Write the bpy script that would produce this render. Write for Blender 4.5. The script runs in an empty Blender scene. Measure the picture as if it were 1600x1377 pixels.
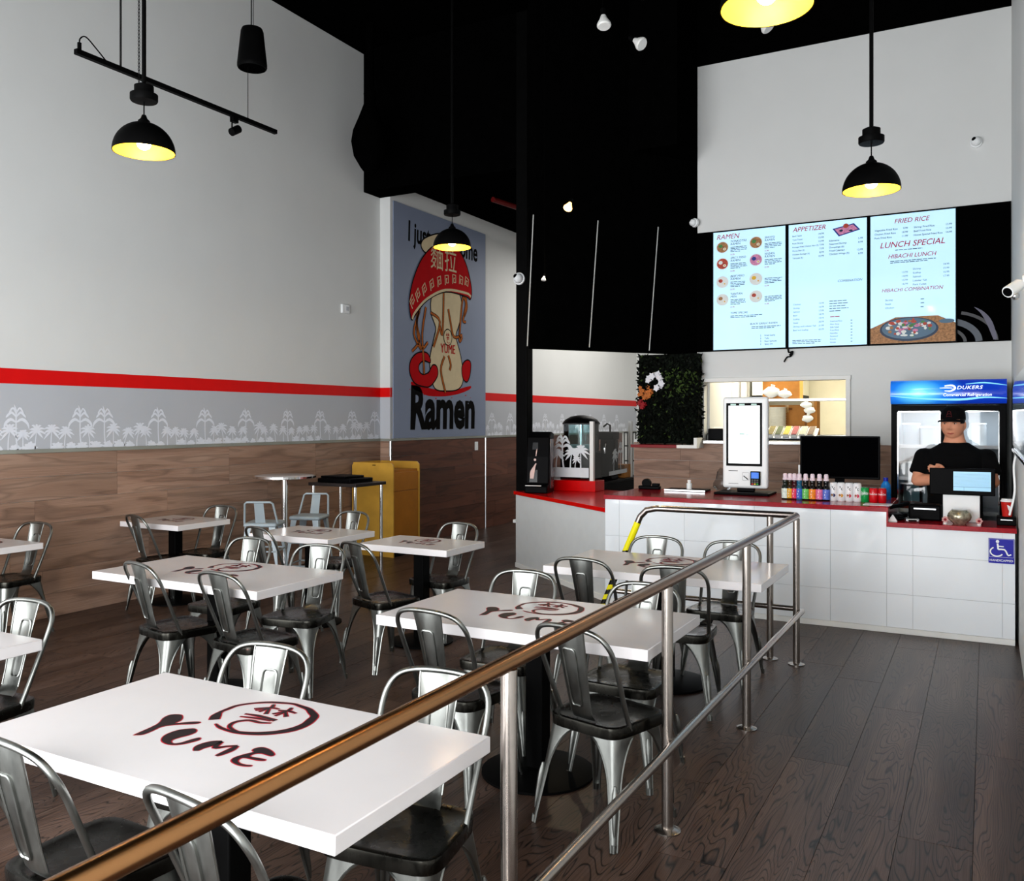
import bpy, bmesh, math, random
from mathutils import Vector, Matrix
random.seed(7)
R = math.radians
SC = bpy.context.scene
COL = SC.collection

# ------------------------------------------------------------------ camera
F_PX, YAW, HOR, CAM_H = 1370.0, R(28.4), 656.0, 1.68
cd = bpy.data.cameras.new('camera'); cam = bpy.data.objects.new('camera', cd); COL.objects.link(cam)
cam.location = (0, 0, CAM_H); cam.rotation_euler = (R(90), 0, YAW)
cd.sensor_fit = 'HORIZONTAL'; cd.sensor_width = 36; cd.lens = 36 * F_PX / 1600
cd.shift_y = -(688.5 - HOR) / 1600; cd.clip_start = 0.05; cd.clip_end = 100
SC.camera = cam

# ------------------------------------------------------------------ world, daylight, exposure
SC.view_settings.view_transform = 'Standard'; SC.view_settings.look = 'None'
SC.view_settings.gamma = 1; SC.view_settings.use_curve_mapping = False
SC.view_settings.exposure = 0.0
W = bpy.data.worlds.new('overcast_sky'); SC.world = W; W.use_nodes = True
W.node_tree.nodes['Background'].inputs[0].default_value = (0.75, 0.86, 1.0, 1)
W.node_tree.nodes['Background'].inputs[1].default_value = 0.5
def area(name, loc, rot, sx, sy, power, col=(1, 1, 1), spread=180):
    l = bpy.data.lights.new(name, 'AREA'); l.shape = 'RECTANGLE'; l.size = sx; l.size_y = sy
    l.energy = power; l.color = col; l.spread = R(spread)
    o = bpy.data.objects.new(name, l); COL.objects.link(o); o.location = loc; o.rotation_euler = rot
    return o
# daylight coming in through the tall shop front behind the camera
area('shopfront_daylight_low', (-3.4, -0.95, 1.5), (R(90), 0, 0), 6.6, 2.9, 740, (0.97, 0.985, 1.0))
area('shopfront_daylight_high', (-3.4, -0.95, 3.9), (R(90), 0, 0), 6.6, 1.8, 60, (0.95, 0.98, 1.0))

# ------------------------------------------------------------------ colour and materials
def S(h):
    h = h.lstrip('#'); c = [int(h[i:i + 2], 16) / 255 for i in (0, 2, 4)]
    return tuple(((x / 12.92) if x <= .04045 else ((x + .055) / 1.055) ** 2.4) for x in c) + (1,)
def nodes(m):
    m.use_nodes = True; nt = m.node_tree
    return nt, nt.nodes['Principled BSDF']
def link(nt, a, b): nt.links.new(a, b)
def node(nt, t, **kw):
    n = nt.nodes.new(t)
    for k, v in kw.items():
        if k in n.inputs: n.inputs[k].default_value = v
        else: setattr(n, k, v)
    return n
def ramp(nt, stops):
    r = nt.nodes.new('ShaderNodeValToRGB'); e = r.color_ramp.elements
    while len(e) < len(stops): e.new(.5)
    for i, (p, c) in enumerate(stops): e[i].position = p; e[i].color = c
    return r
def mul(c, k): return tuple(min(1, x * k) for x in c[:3]) + (1,)
def M(name, hexc, rough=.5, metal=0, var=.06, scale=9, bump=0, emit=0, coat=0, spec=.18, emitc=None):
    m = bpy.data.materials.new(name); nt, p = nodes(m); c = S(hexc)
    tc = node(nt, 'ShaderNodeTexCoord'); nz = node(nt, 'ShaderNodeTexNoise', Scale=scale, Detail=4)
    link(nt, tc.outputs['Object'], nz.inputs['Vector'])
    r = ramp(nt, [(.3, mul(c, 1 - var)), (.7, mul(c, 1 + var))])
    link(nt, nz.outputs['Fac'], r.inputs[0]); link(nt, r.outputs[0], p.inputs['Base Color'])
    p.inputs['Roughness'].default_value = rough; p.inputs['Metallic'].default_value = metal
    p.inputs['Coat Weight'].default_value = coat; p.inputs['Coat Roughness'].default_value = .05
    p.inputs['Specular IOR Level'].default_value = spec
    if emit:
        p.inputs['Emission Strength'].default_value = emit
        if emitc: p.inputs['Emission Color'].default_value = S(emitc)
        else: link(nt, r.outputs[0], p.inputs['Emission Color'])
    if bump:
        b = node(nt, 'ShaderNodeBump', Strength=bump, Distance=.01); link(nt, nz.outputs['Fac'], b.inputs['Height'])
        link(nt, b.outputs[0], p.inputs['Normal'])
    return m
def Mglass(name, hexc='ffffff', rough=.02, ior=1.4):
    # thin clear sheet: mostly transparent with a Fresnel reflection
    m = bpy.data.materials.new(name); m.use_nodes = True; nt = m.node_tree; nt.nodes.remove(nt.nodes['Principled BSDF'])
    out = nt.nodes['Material Output']
    t = node(nt, 'ShaderNodeBsdfTransparent'); t.inputs[0].default_value = S(hexc)
    g = node(nt, 'ShaderNodeBsdfGlossy'); g.inputs['Roughness'].default_value = rough
    fr = node(nt, 'ShaderNodeFresnel', IOR=ior); mx = node(nt, 'ShaderNodeMixShader')
    link(nt, fr.outputs[0], mx.inputs[0]); link(nt, t.outputs[0], mx.inputs[1]); link(nt, g.outputs[0], mx.inputs[2])
    link(nt, mx.outputs[0], out.inputs[0]); return m
def Mwood(name, dark, mid, light, sx, sy, sz, lines=13., depth=.8, rough=.35, bump=.25, tint=.35, width=.18, spec=.2):
    """contour-line grain: level lines of a stretched smooth noise, shifted per board by the object's random value"""
    m = bpy.data.materials.new(name); nt, p = nodes(m)
    tc = node(nt, 'ShaderNodeTexCoord'); oi = node(nt, 'ShaderNodeObjectInfo')
    mp = node(nt, 'ShaderNodeMapping'); mp.inputs['Scale'].default_value = (sx, sy, sz)
    link(nt, tc.outputs['Object'], mp.inputs['Vector'])
    m1 = node(nt, 'ShaderNodeMath', operation='MULTIPLY'); m1.inputs[1].default_value = 37.
    link(nt, oi.outputs['Random'], m1.inputs[0])
    ad = node(nt, 'ShaderNodeVectorMath', operation='ADD'); link(nt, mp.outputs[0], ad.inputs[0]); link(nt, m1.outputs[0], ad.inputs[1])
    n1 = node(nt, 'ShaderNodeTexNoise', Scale=1., Detail=2.2, Roughness=.42, Distortion=.35); link(nt, ad.outputs[0], n1.inputs['Vector'])
    k = node(nt, 'ShaderNodeMath', operation='MULTIPLY'); k.inputs[1].default_value = lines; link(nt, n1.outputs['Fac'], k.inputs[0])
    fr = node(nt, 'ShaderNodeMath', operation='PINGPONG'); fr.inputs[1].default_value = .5; link(nt, k.outputs[0], fr.inputs[0])
    gr = ramp(nt, [(0, (1 - depth,) * 3 + (1,)), (width, (1, 1, 1, 1))]); link(nt, fr.outputs[0], gr.inputs[0])
    mp2 = node(nt, 'ShaderNodeMapping'); mp2.inputs['Scale'].default_value = (sx * 14, sy * 5, sz * 14); link(nt, ad.outputs[0], mp2.inputs['Vector'])
    n2 = node(nt, 'ShaderNodeTexNoise', Scale=1., Detail=5, Roughness=.6); link(nt, mp2.outputs[0], n2.inputs['Vector'])
    cr = ramp(nt, [(.33, S(dark)), (.5, S(mid)), (.68, S(light))])
    av = node(nt, 'ShaderNodeMix', data_type='FLOAT'); av.inputs[0].default_value = .55
    link(nt, n1.outputs['Fac'], av.inputs[2]); link(nt, n2.outputs['Fac'], av.inputs[3]); link(nt, av.outputs[0], cr.inputs[0])
    mx = node(nt, 'ShaderNodeMix', data_type='RGBA', blend_type='MULTIPLY'); mx.inputs[0].default_value = 1
    link(nt, cr.outputs[0], mx.inputs[6]); link(nt, gr.outputs[0], mx.inputs[7])
    rr = ramp(nt, [(0, (1 - tint,) * 3 + (1,)), (1, (1, 1, 1, 1))]); link(nt, oi.outputs['Random'], rr.inputs[0])
    mx2 = node(nt, 'ShaderNodeMix', data_type='RGBA', blend_type='MULTIPLY'); mx2.inputs[0].default_value = 1
    link(nt, mx.outputs[2], mx2.inputs[6]); link(nt, rr.outputs[0], mx2.inputs[7])
    link(nt, mx2.outputs[2], p.inputs['Base Color'])
    p.inputs['Roughness'].default_value = rough; p.inputs['Specular IOR Level'].default_value = spec
    b = node(nt, 'ShaderNodeBump', Strength=bump, Distance=.004); link(nt, gr.outputs[0], b.inputs['Height']); link(nt, b.outputs[0], p.inputs['Normal'])
    return m
def Mchair(name, base='8b8d89', rustk=.62, rough=.27):
    m = bpy.data.materials.new(name); nt, p = nodes(m)
    tc = node(nt, 'ShaderNodeTexCoord'); oi = node(nt, 'ShaderNodeObjectInfo')
    mp = node(nt, 'ShaderNodeMapping'); mp.inputs['Scale'].default_value = (6, 6, 1.6); link(nt, tc.outputs['Object'], mp.inputs['Vector'])
    n1 = node(nt, 'ShaderNodeTexNoise', Scale=2.2, Detail=5, Roughness=.6); link(nt, mp.outputs[0], n1.inputs['Vector'])
    c = ramp(nt, [(.3, mul(S(base), .62)), (.7, S(base))]); link(nt, n1.outputs['Fac'], c.inputs[0])
    # rust creeping round the seat joint
    sep = node(nt, 'ShaderNodeSeparateXYZ'); link(nt, tc.outputs['Object'], sep.inputs[0])
    mr = node(nt, 'ShaderNodeMapRange'); mr.inputs[1].default_value = .0; mr.inputs[2].default_value = .11; mr.inputs[3].default_value = 1; mr.inputs[4].default_value = 0
    sb = node(nt, 'ShaderNodeMath', operation='SUBTRACT'); sb.inputs[1].default_value = .44; link(nt, sep.outputs[2], sb.inputs[0])
    ab = node(nt, 'ShaderNodeMath', operation='ABSOLUTE'); link(nt, sb.outputs[0], ab.inputs[0]); link(nt, ab.outputs[0], mr.inputs[0])
    n2 = node(nt, 'ShaderNodeTexNoise', Scale=17., Detail=6, Roughness=.7)
    av = node(nt, 'ShaderNodeVectorMath', operation='ADD'); link(nt, tc.outputs['Object'], av.inputs[0]); link(nt, oi.outputs['Location'], av.inputs[1]); link(nt, av.outputs[0], n2.inputs['Vector'])
    mm = node(nt, 'ShaderNodeMath', operation='MULTIPLY'); link(nt, mr.outputs[0], mm.inputs[0]); link(nt, n2.outputs['Fac'], mm.inputs[1])
    rs = ramp(nt, [(rustk - .09, (0, 0, 0, 1)), (rustk - .02, (1, 1, 1, 1))]); link(nt, mm.outputs[0], rs.inputs[0])
    mx = node(nt, 'ShaderNodeMix', data_type='RGBA'); link(nt, rs.outputs[0], mx.inputs[0]); link(nt, c.outputs[0], mx.inputs[6]); mx.inputs[7].default_value = S('5a2f26')
    link(nt, mx.outputs[2], p.inputs['Base Color'])
    iv = node(nt, 'ShaderNodeMath', operation='SUBTRACT'); iv.inputs[0].default_value = 1; link(nt, rs.outputs[0], iv.inputs[1]); link(nt, iv.outputs[0], p.inputs['Metallic'])
    r2 = ramp(nt, [(.3, (rough,) * 3 + (1,)), (.75, (rough + .17,) * 3 + (1,))]); link(nt, n1.outputs['Fac'], r2.inputs[0]); link(nt, r2.outputs[0], p.inputs['Roughness'])
    return m

m_white = M('white_wall_paint', 'dcdddb', .55, var=.02, scale=1.5)
m_band = M('pale_blue_grey_wallpaper', 'b9bcc2', .5, var=.02, scale=2)
m_red = M('red_paint_band', 'd80808', .5, var=.03)
m_palm = M('pale_palm_print', 'dfe2ea', .55, var=.03, scale=30)
m_black = M('matte_black_paint', '030303', .95, var=.2, spec=.0)
m_blackg = M('black_plastic', '060607', .4, var=.2, spec=.03)
m_blackm = M('black_powder_coat', '060606', .5, var=.2, spec=.03)
m_floor = Mwood('dark_wood_floor', '2b1c15', '4c382e', '6a554a', 6., .75, 1, 36, .96, .36, .1, .3, .17, .2)
m_wain = Mwood('greyed_oak_cladding', '7a5c4c', 'a0806d', 'ba9d8a', .8, .8, 7, 5, .3, .5, .1, .28, .22)
m_joint = M('dark_joint', '0c0807', .8)
m_chair = Mchair('worn_gunmetal')
m_steel = M('brushed_steel', 'a69e97', .24, 1, var=.06, scale=40)
m_rail_warm = M('steel_painted_reflection', '9c7450', .26, 1, var=.08, scale=30)
nt_, p_ = nodes(m_rail_warm); tc_ = node(nt_, 'ShaderNodeTexCoord'); sx_ = node(nt_, 'ShaderNodeSeparateXYZ'); link(nt_, tc_.outputs['Object'], sx_.inputs[0])
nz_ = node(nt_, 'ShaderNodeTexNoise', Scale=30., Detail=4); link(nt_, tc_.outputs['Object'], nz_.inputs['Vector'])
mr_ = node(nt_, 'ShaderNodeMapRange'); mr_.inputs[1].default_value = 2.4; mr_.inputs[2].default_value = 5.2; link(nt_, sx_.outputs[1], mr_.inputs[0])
cr_ = ramp(nt_, [(0, S('9c7048')), (1, S('968c88'))]); link(nt_, mr_.outputs[0], cr_.inputs[0]); link(nt_, cr_.outputs[0], p_.inputs['Base Color'])  # brown near end paints in the floor's warm reflection, fading to plain steel
m_seat = Mchair('seat_metal_dark_reflection', '34332f', .72, .2)  # same metal as the frame, darkened to paint in the black ceiling's reflection
m_chrome = M('chrome', 'e6e6e6', .08, 1, var=.02)
m_table = M('white_laminate', 'd8d4d4', .16, var=.01, spec=.5)
m_logo = M('logo_ink', '1c1016', .5, var=.1)
m_logored = M('logo_red_edge', 'b3102a', .5, var=.1)
m_tile = M('glossy_white_tile', 'eaeff3', .08, var=.015, scale=3, coat=.3, spec=.5)
m_diag = M('white_counter_panel', 'd4d8d8', .25, var=.02)
m_redtop = M('red_quartz', '96081a', .15, var=.25, scale=60)
m_redtop2 = M('bright_red_laminate', 'c80608', .2, var=.06, scale=20)
m_trimw = M('white_trim', 'e8e8e4', .4, var=.02)
m_trimg = M('grey_green_cap', '8b8d84', .4, var=.1, scale=3)
m_alu = M('aluminium', 'c6c8ca', .3, 1, var=.05)
m_gold = M('gold_lacquer', 'f6c436', .4, .0, var=.05)
m_oak = M('yellow_oak_veneer', 'c99a3e', .35, var=.12, scale=5)
m_oak2 = M('orange_oak_veneer', 'b06f24', .35, var=.12, scale=5)
m_grey = M('grey_enamel', '8d979c', .4, .1, var=.06)
m_skin = M('skin', 'd08f70', .5, var=.06, scale=20)
m_shirt = M('black_cotton', '040405', .9, var=.2, scale=40, spec=.1)
m_lip = M('lip', 'a45248', .5); m_hair = M('black_hair', '0a0808', .6)
m_bulb = M('lit_bulb', 'fff0c8', .3, emit=30, emitc='ffe2a0')
m_bulbw = M('white_glass_bulb', 'e6e6e2', .3)
m_bulbl = M('lit_spot_bulb', 'fff2d8', .3, emit=5, emitc='ffb860')
m_paper = M('white_plastic', 'eef0f0', .35, var=.02)
m_card = M('cardboard', 'b57a3c', .75, var=.1, scale=14)
m_yellow = M('yellow_tape', 'e8dc10', .4); m_tapeb = M('black_tape', '0b0b0b', .4)
m_glass = Mglass('clear_glass'); m_guard = Mglass('guard_glass', ior=1.12); m_glassf = Mglass('bottle_glass', 'dfeff0')
m_frost = M('frosted_film', 'd9dee2', .5)

# ------------------------------------------------------------------ mesh helpers
class Frame:
    def __init__(s, o, u, v):
        s.o = Vector(o); s.u = Vector(u).normalized(); s.v = Vector(v).normalized(); s.n = s.u.cross(s.v)
    def __call__(s, a, b, c=0): return s.o + s.u * a + s.v * b + s.n * c
def crom(pts, n=5, closed=False):
    P = [tuple(p) for p in pts]; out = []; L = len(P)
    for i in range(L if closed else L - 1):
        g = lambda k: P[k % L] if closed else P[max(0, min(L - 1, k))]
        p0, p1, p2, p3 = g(i - 1), g(i), g(i + 1), g(i + 2)
        for j in range(n):
            t = j / n
            out.append(tuple(.5 * (2 * b + (c - a) * t + (2 * a - 5 * b + 4 * c - d) * t * t + (-a + 3 * b - 3 * c + d) * t ** 3) for a, b, c, d in zip(p0, p1, p2, p3)))
    if not closed: out.append(P[-1])
    return out
_txt = {}
def text_mesh(s, bold=0, shear=0, spacing=1.0):
    k = (s, bold, shear, spacing)
    if k not in _txt:
        c = bpy.data.curves.new('t', 'FONT'); c.body = s; c.size = 1; c.offset = bold; c.shear = shear; c.resolution_u = 3; c.space_character = spacing
        c.fill_mode = 'FRONT'
        o = bpy.data.objects.new('t', c); COL.objects.link(o)
        dg = bpy.context.evaluated_depsgraph_get(); dg.update(); me = o.evaluated_get(dg).to_mesh()
        vs = [tuple(v.co) for v in me.vertices]; fs = [tuple(p.vertices) for p in me.polygons]
        o.evaluated_get(dg).to_mesh_clear(); bpy.data.objects.remove(o); bpy.data.curves.remove(c)
        x0 = min((v[0] for v in vs), default=0); x1 = max((v[0] for v in vs), default=0)
        _txt[k] = (vs, fs, x0, x1)
    return _txt[k]
class MB:
    def __init__(s): s.v = []; s.f = []; s.m = []
    def add(s, vs, fs, m=0):
        b = len(s.v); s.v += [tuple(v) for v in vs]; s.f += [tuple(b + i for i in f) for f in fs]; s.m += [m] * len(fs); return s
    def box(s, x0, x1, y0, y1, z0, z1, m=0, mat=None):
        vs = [(x, y, z) for z in (z0, z1) for y in (y0, y1) for x in (x0, x1)]
        if mat is not None: vs = [mat @ Vector(v) for v in vs]
        return s.add(vs, [(0, 2, 3, 1), (4, 5, 7, 6), (0, 1, 5, 4), (2, 6, 7, 3), (0, 4, 6, 2), (1, 3, 7, 5)], m)
    def tube(s, pts, r, n=8, m=0, closed=False, caps=True):
        P = [Vector(p) for p in pts]; L = len(P); rs = r if isinstance(r, (list, tuple)) else [r] * L
        vs = []; up = None
        for i in range(L):
            t = (P[(i + 1) % L] - P[i - 1]) if closed else (P[min(i + 1, L - 1)] - P[max(i - 1, 0)])
            if t.length < 1e-9: t = Vector((0, 0, 1))
            t.normalize()
            if up is None:
                a = Vector((0, 0, 1)) if abs(t.z) < .9 else Vector((1, 0, 0)); up = (a - t * a.dot(t)).normalized()
            else:
                up = up - t * up.dot(t)
                up = up.normalized() if up.length > 1e-6 else t.orthogonal().normalized()
            w = t.cross(up)
            for k in range(n):
                an = 2 * math.pi * k / n; vs.append(P[i] + (up * math.cos(an) + w * math.sin(an)) * rs[i])
        fs = []
        for i in range(L if closed else L - 1):
            for k in range(n):
                a = i * n + k; b = i * n + (k + 1) % n; c = ((i + 1) % L) * n; fs.append((a, b, c + (k + 1) % n, c + k))
        if caps and not closed: fs.append(tuple(range(n - 1, -1, -1))); fs.append(tuple((L - 1) * n + k for k in range(n)))
        return s.add(vs, fs, m)
    def cyl(s, p0, p1, r0, r1=None, n=16, m=0): return s.tube([p0, p1], [r0, r0 if r1 is None else r1], n, m)
    def lathe(s, prof, c=(0, 0, 0), n=24, m=0, mat=None, caps=True):
        vs = []; L = len(prof)
        for r, z in prof:
            for k in range(n):
                a = 2 * math.pi * k / n; v = Vector((r * math.cos(a), r * math.sin(a), z))
                if mat is not None: v = mat @ v
                vs.append(v + Vector(c))
        fs = [(i * n + k, i * n + (k + 1) % n, (i + 1) * n + (k + 1) % n, (i + 1) * n + k) for i in range(L - 1) for k in range(n)]
        if caps and prof[0][0] > 1e-5: fs.append(tuple(range(n - 1, -1, -1)))
        if caps and prof[-1][0] > 1e-5: fs.append(tuple((L - 1) * n + k for k in range(n)))
        return s.add(vs, fs, m)
    def prism(s, poly, z0, z1, m=0):
        n = len(poly); vs = [(x, y, z0) for x, y in poly] + [(x, y, z1) for x, y in poly]
        fs = [tuple(range(n - 1, -1, -1)), tuple(range(n, 2 * n))] + [(i, (i + 1) % n, n + (i + 1) % n, n + i) for i in range(n)]
        return s.add(vs, fs, m)
    def ball(s, c, rx, ry=None, rz=None, n=14, m=0, mat=None):
        ry = rx if ry is None else ry; rz = rx if rz is None else rz; h = n // 2 + 1
        vs = []; fs = []
        for i in range(h + 1):
            p = math.pi * i / h - math.pi / 2
            for k in range(n):
                a = 2 * math.pi * k / n; v = Vector((rx * math.cos(p) * math.cos(a), ry * math.cos(p) * math.sin(a), rz * math.sin(p)))
                if mat is not None: v = mat @ v
                vs.append(v + Vector(c))
        for i in range(h):
            for k in range(n): fs.append((i * n + k, i * n + (k + 1) % n, (i + 1) * n + (k + 1) % n, (i + 1) * n + k))
        return s.add(vs, fs, m)
    def flat(s, fr, poly, off=0, m=0): return s.add([fr(x, y, off) for x, y in poly], [tuple(range(len(poly)))], m)
    def rect(s, fr, x0, x1, y0, y1, off=0, m=0): return s.flat(fr, [(x0, y0), (x1, y0), (x1, y1), (x0, y1)], off, m)
    def disc(s, fr, x, y, rx, ry=None, off=0, m=0, n=20):
        ry = rx if ry is None else ry
        return s.flat(fr, [(x + rx * math.cos(2 * math.pi * k / n), y + ry * math.sin(2 * math.pi * k / n)) for k in range(n)], off, m)
    def ribbon(s, fr, pts, off=0, m=0, n=4):
        P = crom(pts, n) if len(pts) > 2 else pts
        L = len(P); vs = []
        for i in range(L):
            x, y, w = P[i]; dx = P[min(i + 1, L - 1)][0] - P[max(i - 1, 0)][0]; dy = P[min(i + 1, L - 1)][1] - P[max(i - 1, 0)][1]
            l = math.hypot(dx, dy) or 1; nx, ny = -dy / l, dx / l; w = max(w, .0002)
            vs += [fr(x + nx * w / 2, y + ny * w / 2, off), fr(x - nx * w / 2, y - ny * w / 2, off)]
        return s.add(vs, [(2 * i, 2 * i + 1, 2 * i + 3, 2 * i + 2) for i in range(L - 1)], m)
    def text(s, fr, t, x, y, size, off=.001, m=0, align='L', bold=0, shear=0, sy=1.0, spacing=1.0):
        if bold and 'M' in t:      # thicken by a second print beside the first
            s.text(fr, t, x + bold * size * 1.5, y, size, off + .00015, m, align, 0, shear, sy, spacing); bold = 0
        vs, fs, x0, x1 = text_mesh(t, bold, shear, spacing); w = (x1 - x0) * size
        dx = x - x0 * size - (0 if align == 'L' else w / 2 if align == 'C' else w)
        return s.add([fr(dx + v[0] * size, y + v[1] * size * sy, off) for v in vs], fs, m)
    def build(s, name, mats, parent=None, smooth=True, bevel=0, loc=None, ang=38, seg=2):
        me = bpy.data.meshes.new(name); me.from_pydata(s.v, [], s.f)
        for mt in (mats if isinstance(mats, (list, tuple)) else [mats]): me.materials.append(mt)
        if any(s.m): me.polygons.foreach_set('material_index', s.m)
        if smooth:
            me.polygons.foreach_set('use_smooth', [True] * len(me.polygons)); me.set_sharp_from_angle(angle=R(ang))
        me.update()
        o = bpy.data.objects.new(name, me); COL.objects.link(o)
        if loc is not None: o.location = loc
        if parent is not None: o.parent = parent
        if bevel:
            b = o.modifiers.new('soft_edge', 'BEVEL'); b.width = bevel; b.segments = seg; b.limit_method = 'ANGLE'; b.angle_limit = R(40)
        return o
def tag(o, label=None, cat=None, group=None, kind=None):
    if label: o['label'] = label
    if cat: o['category'] = cat
    if group: o['group'] = group
    if kind: o['kind'] = kind
    return o
def thing(name, label, cat, loc=(0, 0, 0), rz=0, group=None):
    o = bpy.data.objects.new(name, None); COL.objects.link(o); o.empty_display_size = .1
    o.location = loc; o.rotation_euler = (0, 0, rz); return tag(o, label, cat, group)
def struct(name, mb, mats, parent=None, **kw):
    o = mb.build(name, mats, parent, **kw)
    if parent is None: o['kind'] = 'structure'
    return o
def dup(root, loc, rz, label, group=None):
    r = root.copy(); COL.objects.link(r); r.location = loc; r.rotation_euler = (0, 0, rz); r['label'] = label
    if group: r['group'] = group
    for ch in list(root.children):
        c = ch.copy(); COL.objects.link(c); c.parent = r
        for g in list(ch.children):
            d = g.copy(); COL.objects.link(d); d.parent = c
    return r
FW = Vector((-math.sin(YAW), math.cos(YAW), 0)); RT = Vector((math.cos(YAW), math.sin(YAW), 0))
def ray(px, py): return FW + RT * ((px - 800) / F_PX) + Vector((0, 0, (HOR - py) / F_PX))
def on_y(px, py, Y): d = ray(px, py); return Vector((0, 0, CAM_H)) + d * (Y / d.y)
def on_x(px, py, X): d = ray(px, py); return Vector((0, 0, CAM_H)) + d * (X / d.x)
def on_z(px, py, z): d = ray(px, py); return Vector((0, 0, CAM_H)) + d * ((z - CAM_H) / d.z)
def at(px, py, depth): return Vector((0, 0, CAM_H)) + ray(px, py) * depth

# ------------------------------------------------------------------ the room
XL, XB, XR, YC, YB, YBUMP = -7.01, -6.85, .215, 7.497, 9.7, 9.32
floor = struct('floor', MB().box(-7.2, .4, -1.2, 19, -.12, -.012), m_joint, smooth=False)
PW, PL, G = .27, 1.53, .0022
pm = MB().box(-PW / 2 + G / 2, PW / 2 - G / 2, 0, PL - G, -.012, 0)
plank_me = None
cols = int(7.5 / PW) + 1
for c in range(cols):
    xc = -.045 - PW / 2 + PW - c * PW
    if xc - PW / 2 < -7.15: break
    off = random.uniform(0, PL)
    y = 0.9 - off
    while y < 13.2:
        # only boards that can come into view
        if y + PL > .95 + (0.35 * 0) and y + PL > abs(min(xc + .3, 0)) * .62 - .1:
            if plank_me is None:
                o = pm.build('plank', m_floor, floor, smooth=False); plank_me = o.data
            else:
                o = bpy.data.objects.new('plank', plank_me); COL.objects.link(o); o.parent = floor
            o.location = (xc, y, random.uniform(-.0008, 0))
        y += PL
struct('ceiling', MB().box(-7.2, .4, -1.2, 9.9, 6.4, 6.5), m_black, smooth=False)

def palm_fan(mb, fr, x, y0, h, lean=0, k=9, off=.0025, s=1):
    cx, cy = x + lean, y0 + h * .66
    mb.ribbon(fr, [(x, y0, .012 * s), (x + lean * .1, y0 + h * .3, .009 * s), (cx, cy, .008 * s)], off)
    for i in range(k):
        a = R(-35 + 250 * i / (k - 1)); l = h * .36 * random.uniform(.85, 1.1)
        dx, dy = math.cos(a) * l, math.sin(a) * l
        mb.ribbon(fr, [(cx, cy, .008 * s), (cx + dx * .5, cy + dy * .6, .02 * s), (cx + dx, cy + dy - l * .28, .001)], off + .0002 * i, n=3)
def palm_tall(mb, fr, x, y0, h, off=.0025, s=1):
    mb.ribbon(fr, [(x + .012 * s, y0, .016 * s), (x, y0 + h * .3, .012 * s), (x, y0 + h * .78, .013 * s)], off)
    for j, (hh, l, up, dn, w) in enumerate(((.6, .3, .07, .16, .026), (.72, .22, .1, .02, .02), (.8, .17, .12, .0, .016))):
        for sg in (-1, 1):
            l2 = l * h * random.uniform(.88, 1.1)
            mb.ribbon(fr, [(x, y0 + hh * h, .01 * s), (x + sg * l2 * .45, y0 + (hh + up) * h, w * s), (x + sg * l2 * .88, y0 + (hh + up * .3 - dn * .3) * h, w * .8 * s), (x + sg * l2, y0 + (hh - dn) * h, .001)], off + .0002 * (j * 2 + sg), n=3)
    mb.ribbon(fr, [(x, y0 + .76 * h, .012 * s), (x - .006 * s, y0 + .88 * h, .02 * s), (x - .018 * s, y0 + h, .001)], off + .002, n=3)
def shrub(mb, fr, x, y0, h, off=.0025, s=1):
    for i in range(6):
        a = R(15 + 30 * i); l = h * random.uniform(.8, 1.1)
        mb.ribbon(fr, [(x, y0, .01 * s), (x + math.cos(a) * l * .55, y0 + math.sin(a) * l * .7, .028 * s), (x + math.cos(a) * l, y0 + math.sin(a) * l * .8, .001)], off + .0002 * i, n=3)
def frieze(mb, fr, talls, u0, u1, y0):
    for t in talls: palm_tall(mb, fr, t, y0, .375)
    u = u0
    while u < u1:
        if all(abs(u - t) > .05 for t in talls): palm_fan(mb, fr, u, y0, random.uniform(.17, .25), random.uniform(-.04, .04))
        if random.random() < .8: shrub(mb, fr, u + .06, y0, random.uniform(.05, .085))
        u += random.uniform(.1, .15)
WZ = 1.42
def cladding(parent, fr, u0, u1, z1, rows=7, L=1.35, off=.012, mat=None):
    h = z1 / rows; me = {}
    for r in range(rows):
        u = u0 - random.uniform(0, L * .8)
        while u < u1:
            a, b = max(u, u0), min(u + L, u1)
            if b - a > .03:
                key = round(b - a, 3)
                if key not in me:
                    vs = [fr.u * x + fr.v * y + fr.n * z for z in (0, off) for y in (.0012, h - .0012) for x in (.0012, b - a - .0012)]
                    mb = MB().add(vs, [(0, 2, 3, 1), (4, 5, 7, 6), (0, 1, 5, 4), (2, 6, 7, 3), (0, 4, 6, 2), (1, 3, 7, 5)])
                    o = mb.build('plank', mat or m_wain, parent, smooth=False); me[key] = o.data
                else:
                    o = bpy.data.objects.new('plank', me[key]); COL.objects.link(o); o.parent = parent
                o.location = fr(a, r * h, random.uniform(0, .0008))
            u += L
# left wall, then the stretch that steps out beyond YBUMP
wl = struct('wall_left', MB().box(XL - .15, XL, -1.0, YBUMP + .01, 0, 6.36).box(XL - .15, XL, -1, YBUMP, 6.36, 6.4, 1).box(XL - .15, XB, YBUMP, 18.6, 0, 5.2), [m_white, m_black], smooth=False)
frL = Frame((XL, 0, 0), (0, 1, 0), (0, 0, 1)); frL.n = Vector((1, 0, 0))
frB = Frame((XB, 0, 0), (0, 1, 0), (0, 0, 1)); frB.n = Vector((1, 0, 0))
frS = Frame((0, YBUMP, 0), (1, 0, 0), (0, 0, 1))
MB().rect(frL, -1, YBUMP, 1.975, 2.1, .002).rect(frS, XL, XB, 1.975, 2.1, .002).rect(frB, YBUMP, 9.36, 1.975, 2.1, .002).rect(frB, 11.78, 18.5, 1.975, 2.1, .002).build('red_stripe', m_red, wl, smooth=False)
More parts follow.
